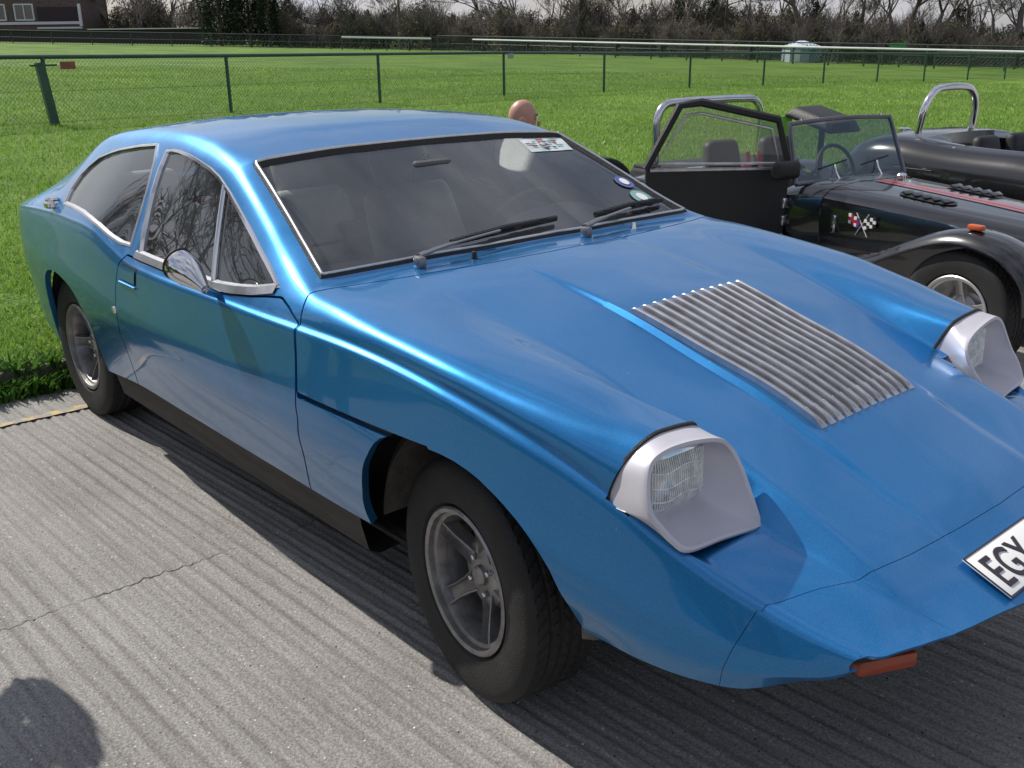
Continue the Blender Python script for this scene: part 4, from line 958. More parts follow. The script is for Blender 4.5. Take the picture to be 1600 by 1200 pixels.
for k in range(NSL):     # short raised ribs at each end of every slat
    for t0, t1 in ((.02, .085), (.90, .985)):
        w = .228-.024*t0; y = -w+2*w*(k+.08)/NSL+2*w/NSL*.42; xa, xb = .008+.548*t0, .008+.548*t1
        MB().tube([(xa, y, top_z(xa, y)+.006), (xa+.006, y, top_z(xa, y)+.0115), (xb-.006, y, top_z(xb, y)+.0115), (xb, y, top_z(xb, y)+.005)], .0032, 6).build('louvre_rib', M_LOUV, bonnet_o)

# ---- number plate
pz = lambda x, y: top_z(x, y)
pc = Vector((.968, 0, (pz(.92, .1)+pz(1.01, .1))/2+.005)); ang = math.atan2(pz(.92, .2)-pz(1.01, .2), .09)
PM = Matrix.Translation(pc) @ Matrix.Rotation(ang, 4, 'Y')
plate = MB().rbox((0, 0, 0), (.108, .52, .004), .0015, 2).xform(PM).build('number_plate', M_WHITE, car)
bd = MB()
for s_ in (-1, 1): bd.box((s_*.0525, 0, .0022), (.003, .52, .002)); bd.box((0, s_*.2585, .0022), (.102, .003, .002))
bd.xform(PM).build('plate_border', M_INK, plate)
cu = bpy.data.curves.new('letters', 'FONT'); cu.body = 'EGY'; cu.size = .104; cu.extrude = .0012; cu.space_character = 1.06; cu.offset = .0008
lo = bpy.data.objects.new('letters', cu); COL.objects.link(lo)
dg = bpy.context.evaluated_depsgraph_get(); lme = bpy.data.meshes.new_from_object(lo.evaluated_get(dg)); bpy.data.objects.remove(lo)
lxs = [v.co.x for v in lme.vertices]
# text runs along +y (reads left to right seen from the front), top towards the screen (-x)
LM = PM @ Matrix(((0, -1, 0, .037), (1, 0, 0, -.240), (0, 0, 1, .0030), (0, 0, 0, 1)))
lme.transform(LM @ Matrix.Diagonal((.80, 1, 1, 1))); lme.materials.clear(); lme.materials.append(M_INK)
lob = bpy.data.objects.new('plate_letters', lme); COL.objects.link(lob); lob.parent = plate

# ---- valance, indicators, floor, sills, arches
va = MB(); rr = []
for y in np.linspace(-.615, .615, 60):
    x = float(lipx(y)); z = top_z(x-.004, y); e = 1-(abs(y)/.615)**4
    rr.append([(x-.003, y, z-.001), (x-.012, y, z-.014), (x-.06, y, z-.05), (x-.16, y*.98, z-.13), (x-.30, y*.95, .34)])
va.loft(rr, ring_closed=False).build('front_valance', M_DARK, car)
ind = MB().rbox((.895, -.492, .425), (.05, .125, .034), .008, 2, Euler((0, 0, math.radians(-25))).to_matrix())
inds = sided(ind, 'indicator', M_AMBER_SHADE, car)
for dy in (-.045, .045):
    scr = MB().lathe([(0, .006), (.005, .005), (.006, 0)], 10, (.905+dy*.45, -.485+dy, .435), 'z')
    sided(scr, 'indicator_screw', M_CHROME, inds)
MB().rbox((-1.65, 0, .20), (3.0, 1.24, .03), .01).build('floor_pan', M_DARK, car)
si = MB(); rr = []
for x in np.linspace(-2.22, -.47, 24):
    rr.append([(x, -.70, .345), (x, -.752, .335), (x, -.745, .27), (x, -.725, .185), (x, -.69, .165), (x, -.62, .17)])
si.loft(rr, ring_closed=False, cap=False)
sided(si, 'sill', M_SILL, car)
for cx, rad in ((0., .395), (-2.56, .41)):
    w = MB(); rings = []
    for a in np.linspace(math.radians(2), math.radians(178), 30):
        c, s_ = math.cos(a), math.sin(a)
        rings.append([(cx+rad*c*.93, -.74, .305+rad*s_*.94), (cx+rad*c, -.72, .305+rad*s_), (cx+rad*c, -.44, .305+rad*s_), (cx+.02*c, -.43, .305+.02*s_)])
    w.loft(rings, ring_closed=False); sided(w, 'wheel_well', M_LINER, car)

# ---- wheels
def tyre_mesh(R=.299, W=.185, rim=.182):
    half = W/2
    prof = [(rim-.006, half*.80), (rim+.004, half*.86), (rim+.012, half*.98), (rim+.035, half*1.01), (rim+.06, half*1.03), (rim+.085, half*1.01), (R-.020, half*.98), (R-.008, half*.90), (R-.003, half*.82)]
    tw = np.linspace(half*.80, -half*.80, 41)
    N = 400; m = MB(); rings = []
    for k in range(N):
        a = 2*math.pi*k/N; ring = []
        for (r, h) in prof: ring.append((r, h))
        for h in tw:
            u = h/half
            r = R-.004*(u*u)
            gz = min(abs(u-q) for q in (-.47, -.16, .16, .47))
            if gz < .05: r -= .007
            else:
                sh = 2.2*abs(u)+(.5 if u > 0 else 0)
                ph = (k/N*57+sh) % 1.0
                if ph < .16: r -= .004
            ring.append((r, h))
        for (r, h) in reversed(prof): ring.append((r, -h))
        c, s_ = math.cos(a), math.sin(a)
        rings.append([(r*c, -h, r*s_) for r, h in ring])
    n = len(rings[0]); v = [p for q in rings for p in q]; f = []
    for i in range(N):
        b = ((i+1) % N)*n
        for k in range(n-1): f.append((i*n+k, b+k, b+k+1, i*n+k+1))
    return MB().add(v, f)
tyre_me = tyre_mesh().mesh('tyre', M_TYRE, 40)
def rim_meshes():
    W = .155; h = -W/2   # outer face towards -y
    rim = MB().lathe([(.181, h-.004), (.183, h-.010), (.178, h-.014), (.168, h-.010), (.166, h+.004), (.157, h+.008), (.150, h+.03), (.146, W/2), (.183, W/2+.004), (.181, W/2-.004), (.150, .02), (.160, h+.03), (.178, h+.006), (.181, h-.004)], 64)
    sp = MB()
    for k in range(5):
        a0 = 2*math.pi*k/5+.35; rr = []
        for r, y, w, dp in ((.050, h+.050, .026, .018), (.080, h+.042, .021, .018), (.115, h+.030, .019, .016), (.150, h+.018, .022, .012), (.162, h+.014, .026, .010)):
            ca, sa = math.cos(a0), math.sin(a0); t = Vector((-sa, 0, ca)); q = Vector((r*ca, 0, r*sa))
            pr = []
            for u, yy in ((-w, y+.03), (-w, y-.006), (-w*.82, y-.008), (-w*.70, y+dp*.6), (w*.70, y+dp*.6), (w*.82, y-.008), (w, y-.006), (w, y+.03)):
                p = q+t*u; pr.append((p.x, yy, p.z))
            rr.append(pr)
        sp.loft(rr, cap=True)
    hub = MB().lathe([(0, h+.030), (.020, h+.030), (.024, h+.034), (.026, h+.044), (.060, h+.046), (.078, h+.050), (.086, h+.058), (.088, h+.085), (.088, .03), (0, .03)], 40)
    nuts = []
    for k in range(4):
        a = math.pi/4+k*math.pi/2; nuts.append(MB().lathe([(0, h+.030), (.006, h+.031), (.009, h+.036), (.009, h+.058)], 6, (.046*math.cos(a), 0, .046*math.sin(a))))
    drum = MB().lathe([(0, .0), (.12, .0), (.13, .01), (.13, .05), (0, .05)], 40)
    return rim.mesh('rim', M_ALLOY, 30), sp.mesh('spokes', M_ALLOY, 30), hub.mesh('hub', M_ALLOY, 30), drum.mesh('brake_drum', M_DARK, 30), *[q.mesh('wheel_nut', M_CHROME, 30) for q in nuts]
rim_me = rim_meshes()
def wheel(par, loc, steer=0., flip=False, spin=0.):
    w = inst('wheel', tyre_me, par, loc); w.rotation_euler = (0, spin, steer+(math.pi if flip else 0)); w.name = 'wheel'
    for nm, me in zip(('rim', 'spokes', 'hub', 'brake_drum', 'wheel_nut', 'wheel_nut', 'wheel_nut', 'wheel_nut'), rim_me): inst(nm, me, w)
    return w
wheel(car, (0, -.672, .299), math.radians(-8), spin=.25); wheel(car, (0, .672, .299), math.radians(-8), True)
wheel(car, (-2.59, -.655, .299), 0, spin=.9); wheel(car, (-2.59, .655, .299), 0, True)

# ---- wipers
M_WIPE = mat('dull_wiper_metal', (.24, .24, .26), .4, .7)
def wiper(px_, tip, mid):
    a = Vector(px_); m = MB()
    m.rbox(tuple(a+Vector((0, 0, .014))), (.034, .028, .034), .009, 2)
    w = m.build('wiper', M_WIPE, car)
    arm = MB().tube(smoothpath([a+Vector((-.01, .005, .03)), a.lerp(Vector(tip), .2)+Vector((0, 0, .036)), a.lerp(Vector(tip), .55)+Vector((0, 0, .030))], 6), [.013]*3+[.011]*4+[.007]*6, 6, flat=.55); arm.build('wiper_arm', M_WIPE, w)
    b0 = Vector(mid); t = Vector(tip)
    bl = MB().tube([b0+Vector((0, 0, .014)), b0.lerp(t, .5)+Vector((0, 0, .020)), t+Vector((0, 0, .012))], .008, 6); bl.tube([b0+Vector((0, 0, .008)), t+Vector((0, 0, .007))], .006, 5)
    for q in (.15, .4, .6, .85): p = b0.lerp(t, q); bl.box((p.x, p.y, p.z+.014), (.014, .03, .016))
    bl.build('wiper_blade', M_RUB, w)
wiper(on_top(-.545, -.46), on_top(-.640, .140), on_top(-.612, -.30))
wiper(on_top(-.520, .155), on_top(-.660, .665), on_top(-.625, .30))
for y in (-.29, .37): MB().lathe([(.0, .022), (.006, .02), (.008, .008), (.010, 0)], 10, on_top(-.52, y), 'z').build('washer_jet', M_RUB if y < 0 else M_CHROME, car)

# ---- door mirror (bullet), handle, lock, filler cap
mr_ = MB(); ax0 = Vector((-.985, -.93, .916)); axd = Vector((.72, -.05, -.62)).normalized()
hd = Vector((.80, .15, -.30)).normalized()
prof = [(-.054, .0), (-.052, .036), (-.048, .043), (-.036, .045), (-.016, .045), (.008, .042), (.030, .035), (.052, .026), (.070, .018), (.082, .013)]
rings = []; e1 = hd.cross(Vector((0, 0, 1))).normalized(); e2 = e1.cross(hd)
ctrl = [ax0+hd*h for h, r in prof]
bend = [Vector((0, 0, -max(0, h-.02)**1.5*.9)) for h, r in prof]
for (h, r), c0, bb in zip(prof, ctrl, bend):
    rings.append([c0+bb+(e1*math.cos(2*math.pi*k/24)+e2*math.sin(2*math.pi*k/24))*r for k in range(24)])
foot = Vector(on_side(-.965, .836, .0)); endc = ctrl[-1]+bend[-1]
for t in (.35, .7, 1.0):
    c = endc.lerp(foot, t); r = .014-.003*t
    rings.append([c+(e1*math.cos(2*math.pi*k/24)+e2*math.sin(2*math.pi*k/24))*r for k in range(24)])
mr_.loft(rings, cap=True)
mrs = sided(mr_, 'door_mirror', M_CHROME, doors, smooth=50)
gl_ = MB().tube([ax0+hd*-.043+(e1*math.cos(a)+e2*math.sin(a))*.0448 for a in np.linspace(0, 2*math.pi, 24, endpoint=False)], .003, 5, closed=True)
sided(gl_, 'mirror_bezel', M_RUB, mrs)
hn = MB(); r0 = []
for x in np.linspace(-1.678, -1.545, 10): r0.append([on_side(x, z, .001) for z in np.linspace(.762, .818, 6)])
hn.loft(r0, ring_closed=False)
M_BLUED = M_BLUE
sided(hn, 'handle_recess', M_RUB, doors)
hp = MB(); r0 = []
for x in np.linspace(-1.672, -1.552, 10): r0.append([on_side(x, z, .004) for z in np.linspace(.768, .812, 6)])
hp.loft(r0, ring_closed=False); sided(hp, 'door_handle', M_BLUE, doors)
hb = MB().tube([on_side(x, .757, .004) for x in np.linspace(-1.682, -1.545, 8)], .004, 6); sided(hb, 'handle_lip', M_BLUE, doors)
sided(MB().lathe([(0, -.008), (.011, -.007), (.013, 0)], 16, on_side(-1.745, .649), 'y'), 'door_lock', M_CHROME, car)
fc = MB().lathe([(0, .0), (.030, .0), (.036, .006), (.036, .020), (.028, .028), (.030, .034), (.024, .042), (0, .045)], 24, (-2.60, -.765, .885), 'z'); fc.build('filler_cap', M_CHROME, car)
# ---- stickers on the screen
def sticker(pts, mt, nm, up=.0): return MB().add([on_top(x, y, -.003+up) for x, y in pts], [tuple(range(len(pts)))]).build(nm, mt, car, 0)
M_STK = mat('printed_paper', (.62, .68, .70), .6, var=.25, scale=30)
tax = MB(); rr = []
for t in np.linspace(0, 1, 6): rr.append([on_top(-1.113+.088*t, y, -.004) for y in np.linspace(.398-.01*t, .612-.022*t, 8)])
tax.loft(rr, ring_closed=False); tx = tax.build('windscreen_sticker', M_STK, car, 0)
for q in range(22):
    x = -1.105+.072*rnd.random(); y = .41+.16*rnd.random(); ddx, ddy = .002+.003*rnd.random(), .005+.012*rnd.random()
    MB().add([on_top(x+a*ddx, y+b*ddy, -.0005) for a, b in ((-1, -1), (-1, 1), (1, 1), (1, -1))], [(0, 1, 2, 3)]).build('sticker_print', rnd.choice([M_RED, M_INK, mat('print_green', (.05, .3, .25), .6)]), tx, 0)
for (cx, cy, r, m_) in ((-.80, .625, .036, mat('sticker_blue', (.10, .13, .35), .5)), (-.705, .615, .042, mat('sticker_green', (.22, .42, .42), .5))):
    s_ = MB().add([on_top(cx+r*math.cos(a), cy+r*math.sin(a), -.002) for a in np.linspace(0, 2*math.pi, 24, endpoint=False)], [tuple(range(24))]).build('round_sticker', m_, car, 0)
    MB().add([on_top(cx+r*.55*math.cos(a), cy+r*.5*math.sin(a), .0) for a in np.linspace(0, 2*math.pi, 18, endpoint=False)], [tuple(range(18))]).build('sticker_print', M_WHITE, s_, 0)
# ---- cabin
ds = MB(); rr = []
for y in np.linspace(-.70, .70, 25):
    b = .03*math.exp(-((y-.36)/.2)**2)
    rr.append([(-.58, y, .885), (-.66, y, .893+b*.3), (-.80, y, .895+b), (-.90, y, .885+b), (-.925, y, .85+b*.6), (-.92, y, .72), (-.86, y, .55)])
ds.loft(rr, ring_closed=False).build('dashboard', M_TRIM, car, 50)
bn = MB(); rr = []
for y in np.linspace(.17, .58, 15):
    q = math.sqrt(max(0, 1-((y-.375)/.206)**2)); rr.append([(-.72, y, .89), (-.80, y, .90+.055*q), (-.88, y, .905+.062*q), (-.935, y, .90+.05*q), (-.93, y, .84)])
bn.loft(rr, ring_closed=False).build('instrument_cowl', M_TRIM, car, 60)
st = MB(); cen = Vector((-1.06, .36, .85)); n_ = Vector((-.87, 0, .5)).normalized(); a1 = Vector((0, 1, 0)); a2 = n_.cross(a1)
st.tube([cen+(a1*math.cos(t)+a2*math.sin(t))*.175 for t in np.linspace(0, 2*math.pi, 40, endpoint=False)], .012, 8, closed=True)
for t in (0, 2.1, 4.2): st.tube([cen, cen+(a1*math.cos(t)+a2*math.sin(t))*.17], .009, 6)
st.tube([cen, Vector((-.86, .36, .76))], .025, 10); st.build('steering_wheel', M_TRIM, car)
def seat(cx, cy, z0, tall):
    m = MB(); lean = Matrix.Rotation(math.radians(-24), 3, 'Y')
    m.rbox((cx, cy, z0), (.50, .48, .16), .05, 3, Matrix.Rotation(math.radians(-8), 3, 'Y'))
    s = m.build('seat', M_SEAT, car, 60)
    MB().rbox((cx-.33, cy, z0+.05+tall/2), (.14, .47, tall), .055, 3, lean, (1, .82)).build('seat_back', M_SEAT, s, 60)
    MB().rbox((cx-.45, cy, z0+.10+tall), (.09, .27, .17), .04, 3, lean).build('headrest', M_SEAT, s, 60)
for y in (-.36, .36): seat(-1.34, y, .42, .50); seat(-2.18, y, .45, .36)
MB().rbox((-1.6, 0, .36), (1.6, .2, .2), .04).build('centre_tunnel', M_TRIM, car)
MB().rbox((-3.0, 0, .60), (1.2, 1.1, .04), .01).build('boot_floor', M_TRIM, car)
mi = MB().rbox((-1.03, -.05, 1.105), (.025, .15, .07), .012, 2, Matrix.Rotation(math.radians(12), 3, 'Y')); mi.tube([(-1.03, -.05, 1.12), (-1.06, -.05, 1.15)], .008, 6); mi.build('rear_view_mirror', M_TRIM, car)
# tail lamps and rear bumper strip
for s_ in (-1, 1):
    MB().rbox((-3.752, s_*.37, .64), (.02, .26, .08), .008).build('tail_lamp', M_RED, car)

# ================================================================== black open roadsters
M_BLACK = mat('black_gloss_paint', (.008, .008, .010), .22, 0., coat=1., var=.2, scale=40)
M_BLKM = mat('black_vinyl', (.012, .012, .013), .5, bump=.3, bscale=250)
M_STRIPE = mat('red_stripe', (.42, .03, .05), .35, coat=.5)
M_CLEAR = glassmat('side_screen_plastic', (.72, .76, .74), .09, .9)
M_WSG = glassmat('roadster_glass', (.42, .46, .48), .03, 1.5)
M_POL = mat('polished_aluminium', (.62, .62, .66), .18, 1.0, var=.08)
def arc_section(hw, zt, zb, n=9, flat=.55, crown=.06):
    """half-round topped section, list of (y,z) right to left"""
    out = [(-hw*.92, zb)]
    for k in range(n+1):
        a = math.pi*k/n; c, s_ = math.cos(a), math.sin(a)
        y = -hw*math.copysign(abs(c)**flat, c); z = zt-crown-(zt-crown-zb)*.0+crown*(abs(s_)**.8) - (1-abs(s_)**.35)*.10
        out.append((y, z))
    out.append((hw*.92, zb)); return out
sv = thing('kit_roadster', 'black open two-seat roadster with red bonnet stripes and its near door swung open', 'car', (-.42, 3.60, -.13), math.radians(-10)); sv.scale = (1.08, 1.08, 1.08)
# bonnet and scuttle
bn = MB(); rr = []
for x, hw, zt in ((.42, .20, .50), (.38, .27, .57), (.25, .31, .61), (0, .345, .645), (-.4, .385, .675), (-.8, .42, .70), (-1.12, .445, .715)):
    rr.append([(x, y, z) for y, z in arc_section(hw, zt, .22)])
bn.loft(rr, ring_closed=False); bn.add(rr[0], [tuple(range(len(rr[0])))])
bon = bn.build('bonnet', M_BLACK, sv, 40)
sc = MB(); rr = []
for x, hw, zt in ((-1.125, .447, .717), (-1.25, .48, .722), (-1.40, .50, .70)): rr.append([(x, y, z) for y, z in arc_section(hw, zt, .22)])
sc.loft(rr, ring_closed=False).build('scuttle', M_BLACK, sv, 40)
tub = MB(); rr = []
for x, hw, zt in ((-1.40, .50, .56), (-1.7, .52, .54), (-2.05, .53, .60), (-2.3, .53, .66), (-2.75, .52, .66)):
    rr.append([(x, -hw, .2), (x, -hw-.01, zt-.05), (x, -hw+.02, zt), (x, -hw+.06, zt-.02), (x, -hw+.08, .32), (x, hw-.08, .32), (x, hw-.06, zt-.02), (x, hw-.02, zt), (x, hw+.01, zt-.05), (x, hw, .2)])
tub.loft(rr, ring_closed=False); tub.add(rr[-1], [tuple(range(10))]); tub.build('tub', M_BLACK, sv, 40)
MB().rbox((-2.50, 0, .665), (.50, 1.0, .035), .012, 2).build('rear_deck', M_BLKM, sv)
MB().rbox((-2.20, 0, .69), (.05, .98, .04), .012, 2).build('deck_rail', M_POL, sv)
def bon_top(x, y):
    hw, zt = np.interp(x, [-1.12, -.8, -.4, 0, .25, .38], [.445, .42, .385, .345, .31, .27]), np.interp(x, [-1.12, -.8, -.4, 0, .25, .38], [.715, .70, .675, .645, .61, .57])
    c = min(1, abs(y)/hw); a = math.acos(c**(1/.55)) if c < 1 else 0; s_ = math.sin(a); return zt-.06+.06*(s_**.8)-(1-s_**.35)*.10
for y0, y1 in ((-.045, -.012), (.012, .045)):
    m_ = MB(); m_.loft([[(x, y0, bon_top(x, y0)+.004), (x, y1, bon_top(x, y1)+.004)] for x in np.linspace(-1.1, .3, 30)], ring_closed=False); m_.build('bonnet_stripe', M_STRIPE, bon)
for sy in (-1, 1):       # louvred vents
    v = MB(); cy = sy*.20; P = []
    for t_ in np.linspace(0, 2*math.pi, 28, endpoint=False):
        x = -.62+.17*math.copysign(abs(math.cos(t_))**.6, math.cos(t_)); y = cy+.055*math.copysign(abs(math.sin(t_))**.8, math.sin(t_)); P.append((x, y, bon_top(x, y)+.005))
    vo = v.add(P, [tuple(range(28))]).build('bonnet_vent', M_BLKM, bon)
    for k in range(5):
        x = -.74+.06*k; MB().rbox((x, cy, bon_top(x, cy)+.012), (.030, .085, .012), .004, 2, Matrix.Rotation(.5, 3, 'Y')).build('vent_slat', M_BLACK, vo)
# crossed-flags badge on the bonnet side
fb = MB().rbox((0, 0, 0), (.004, .004, .004), .001, 1)
def flag(cx, tilt, cols, par):
    for i in range(4):
        for j in range(3):
            x, z = cx+(i-1.5)*.019, (j-1)*.018+tilt*(i-1.5)*.006; yy = -.425
            MB().box((x, yy-.004, z+.555), (.0185, .006, .0175)).build('flag_cell', cols(i, j), par)
M_FB = mat('flag_blue', (.03, .05, .25), .4)
bd = MB().tube([(-.88, -.428, .48), (-.80, -.428, .60)], .003, 5).build('crossed_flags_badge', M_WHITE, bon)
MB().tube([(-.80, -.428, .48), (-.88, -.428, .60)], .003, 5).build('flag_pole', M_WHITE, bd)
flag(-.893, -1, lambda i, j: M_STRIPE if (j == 1 or i == 1) else (M_FB if (i+j) % 2 else M_WHITE), bd); flag(-.787, 1, lambda i, j: M_INK if (i+j) % 2 else M_WHITE, bd)
# wings
for sy in (-1, 1):
    w = MB(); rr = []
    pts = [(.36, .40), (.33, .52), (.22, .615), (.05, .655), (-.12, .64), (-.32, .56), (-.55, .455), (-.85, .40), (-1.2, .385), (-1.45, .38)]
    for p in smoothpath([(a, 0, b_) for a, b_ in pts], 4):
        ins_ = .52 if p.x < -.4 else .54
        rr.append([(p.x, sy*ins_, p.z-.02), (p.x, sy*(ins_+.08), p.z+.012), (p.x, sy*.70, p.z+.012), (p.x, sy*.775, p.z-.012), (p.x, sy*.79, p.z-.045)])
    w.loft(rr, ring_closed=False); wg = w.build('front_wing', M_BLACK, sv, 50)
    MB().tube([(q[4][0], q[4][1], q[4][2]) for q in rr], .008, 6).build('wing_bead', M_BLACK, wg)
    MB().rbox((.02, sy*.70, .683), (.075, .035, .026), .008, 2).build('side_repeater', M_AMBER, wg)
    # rear wings
    r = MB(); rr = []
    for a in np.linspace(math.radians(-5), math.radians(185), 18):
        rr.append([(-2.3+.36*math.cos(a), sy*.54, .31+.36*math.sin(a)), (-2.3+.37*math.cos(a), sy*.66, .31+.37*math.sin(a)), (-2.3+.35*math.cos(a), sy*.80, .31+.35*math.sin(a)), (-2.3+.31*math.cos(a), sy*.82, .31+.31*math.sin(a))])
    r.loft(rr, ring_closed=False).build('rear_wing', M_BLACK, sv, 50)
M_ALLOY2 = mat('silver_alloy', (.55, .54, .54), .35, .8, var=.1)
ar = [m_.copy() for m_ in rim_me]
for m_ in ar[:3]: m_.materials[0] = M_ALLOY2
def wheel2(par, loc, flip, steer=0.):
    w = inst('wheel', tyre_me, par, loc); w.rotation_euler = (0, 0, steer+(math.pi if flip else 0)); w.scale = (.96, .96, .96)
    for nm, me in zip(('rim', 'spokes', 'hub'), ar[:3]): inst(nm, me, w)
for x, y, f_ in ((0, -.68, 0), (0, .68, 1), (-2.3, -.69, 0), (-2.3, .69, 1)): wheel2(sv, (x, y, .29), f_)
sp = inst('spare_wheel', tyre_me, sv, (-3.10, -.52, .43)); sp.rotation_euler = (0, math.radians(10), math.radians(90)); sp.scale = (.9, .9, .9)
# windscreen with chrome frame
A, B_, C_, D_ = Vector((-1.30, -.46, .705)), Vector((-1.30, .46, .705)), Vector((-1.42, .42, 1.03)), Vector((-1.42, -.42, 1.03))
fr_ = smoothpath([A, A.lerp(D_, .5), D_.lerp(A, .06), D_.lerp(C_, .05), D_.lerp(C_, .5)+Vector((0, 0, .012)), C_.lerp(D_, .05), C_.lerp(B_, .06), B_.lerp(C_, .5), B_], 4)
ws = MB().tube(fr_, .013, 8); ws.tube([A, B_], .014, 8); wso = ws.build('windscreen_frame', mat('dark_anodised_frame', (.16, .16, .19), .3, .8), sv)
gq_ = [A, B_]+[Vector(p) for p in reversed(fr_[1:-1])]
MB().add(gq_, [tuple(range(len(gq_)))]).build('windscreen_glass', M_WSG, wso, 0)
for k in range(6): p = D_.lerp(C_, .1+.16*k); MB().lathe([(0, .024), (.007, .022), (.008, .012)], 8, tuple(p), 'z').build('hood_stud', M_CHROME, wso)
MB().rbox((-1.44, .02, .985), (.02, .16, .055), .008, 2).build('rear_view_mirror', M_BLKM, wso)
for y in (-.16, .20):
    w_ = MB().tube([(-1.25, y, .715), (-1.30, y+.02, .75), (-1.325, y+.03, .79)], .006, 6).build('wiper', M_CHROME, sv); MB().tube([(-1.322, y-.10, .775), (-1.335, y+.14, .81)], .005, 5).build('wiper_blade', M_RUB, w_)
# open door: hinge at the screen pillar
dr = bpy.data.objects.new('door', None); COL.objects.link(dr); dr.parent = sv; dr.location = (-1.36, -.49, 0); dr.rotation_euler = (0, 0, math.radians(62)); dr.scale = (1.0, 1, 1.04); dr.empty_display_size = .1
OUT = [(0, .36), (.02, .76), (-.06, 1.02), (-.50, 1.115), (-.62, 1.10), (-.80, .78), (-.80, .55), (-.40, .36)]
WIN = [(-.045, .79), (-.10, .975), (-.50, 1.06), (-.59, 1.05), (-.735, .80)]
def slab(poly, hole, y0, y1):
    m_ = MB(); n_ = len(poly)
    m_.add([(x, y0, z) for x, z in poly], [tuple(range(n_))] if not hole else []); return m_
lowp = [(0, .36), (.02, .77), (-.80, .77), (-.80, .55), (-.40, .36)]
d_ = MB(); d_.loft([[(x, -.02, z) for x, z in lowp], [(x, .02, z) for x, z in lowp]], cap=True); d_.build('door_panel', M_BLKM, dr, 20)
fp = smoothpath([(x, 0, z) for x, z in [(.02, .77), (-.06, 1.02), (-.50, 1.115), (-.62, 1.10), (-.80, .77)]], 1)
MB().tube(fp, .020, 6, flat=1.1).build('door_frame', M_BLKM, dr)
MB().tube([(x, -.022, z) for x, z in WIN], .008, 6, closed=True).build('window_surround', M_LOUV, dr)
MB().add([(x, 0, z) for x, z in [(.0, .78), (-.06, 1.0), (-.50, 1.10), (-.61, 1.09), (-.78, .78)]], [(0, 1, 2, 3, 4)]).build('side_screen', M_CLEAR, dr, 0)
MB().tube([(.0, -.03, .40), (-.22, -.035, .37), (-.36, -.03, .36)], .012, 6).build('door_edge_trim', M_LOUV, dr)
MB().tube([(-.02, -.024, .765), (-.78, -.024, .765)], .010, 6).build('waist_trim', M_LOUV, dr)
# door mirror on the pillar
mm = MB().rbox((-1.25, -.60, .80), (.07, .19, .10), .03, 3); mm.tube([(-1.29, -.50, .745), (-1.26, -.55, .77)], .016, 8); mm.build('door_mirror', M_BLKM, sv, 50)
for z in (.60, .50): MB().rbox((-1.34, -.50, z), (.03, .035, .06), .006, 2).build('door_hinge', M_CHROME, sv)
st = MB(); cen = Vector((-1.62, .22, .70)); st.tube([cen+Vector((.05*math.sin(t)*-1, .16*math.cos(t), .15*math.sin(t))) for t in np.linspace(0, 2*math.pi, 28, endpoint=False)], .012, 8, closed=True); st.tube([cen, cen+Vector((.3, 0, -.12))], .015, 6); st.build('steering_wheel', M_BLKM, sv)
for y in (-.24, .24):
    s_ = MB().rbox((-1.95, y, .36), (.42, .40, .12), .04, 3).build('seat', M_BLKM, sv, 60); MB().rbox((-2.13, y, .62), (.10, .36, .52), .05, 3, Matrix.Rotation(math.radians(-12), 3, 'Y'), (1, .72)).build('seat_back', mat('grey_seat', (.045, .045, .05), .6), s_, 60)
for y in (-.10, .0): MB().box((-2.10, y+.05, .68), (.012, .03, .22), Matrix.Rotation(math.radians(-12), 3, 'Y')).build('harness_strap', M_STRIPE, sv)
# roll bar
rp = smoothpath([(-2.55, -.47, .62), (-2.55, -.47, .80), (-2.55, -.46, .99), (-2.55, -.40, 1.075), (-2.55, -.28, 1.09), (-2.55, 0, 1.092), (-2.55, .28, 1.09), (-2.55, .40, 1.075), (-2.55, .46, .99), (-2.55, .47, .80), (-2.55, .47, .62)], 4)
rb = MB().tube(rp, .027, 12).build('roll_bar', M_POL, sv, 60)
for y in (-.47, .47): MB().lathe([(.04, 0), (.045, .02), (.036, .05), (.028, .055)], 14, (-2.55, y, .655), 'z').build('roll_bar_foot', M_BLKM, rb)
# folded hood bag behind the far seat
hd_ = MB().rbox((-2.12, .62, .97), (.46, .34, .085), .035, 3, Matrix.Rotation(.22, 3, 'Y'), (.7, .8)).build('folded_hood', M_BLKM, sv, 60)
MB().tube([(-2.12, .62, .62), (-2.12, .62, .95)], .02, 8).build('hood_stay', M_BLKM, hd_)
MB().lathe([(0, .05), (.022, .05), (.03, .04), (.03, 0)], 16, (-1.05, .12, .70), 'z').build('bonnet_catch', M_CHROME, bon)
MB().rbox((-1.02, -.44, .52), (.03, .02, .10), .006, 2).build('bonnet_latch', M_CHROME, bon)
for y in (-1, 1):
    hl = MB().lathe([(0, .10), (.05, .095), (.085, .06), (.09, 0), (.07, -.06), (0, -.10)], 20, (.30, y*.44, .62), 'x').build('headlamp', M_CHROME, sv, 60)

# ---- lime show board between the two roadsters
x, y, z = place(1232, 7.7); bo = thing('show_board', 'lime green card propped upright behind the black roadster with the open door', 'board', (x, y, 0), bearing(1232)-.15)
pl_ = [(-.14, .62), (-.12, .88), (.10, .94), (.12, .62), (.02, .52)]
bp_ = MB(); bp_.loft([[(a, -.008, b_) for a, b_ in pl_], [(a, .008, b_) for a, b_ in pl_]], cap=True).build('card', mat('lime_card', (.22, .62, .06), .6, var=.08), bo)
MB().tube([(0, .03, 0), (0, .016, .85)], .008, 6).build('stake', M_BARK, bo)

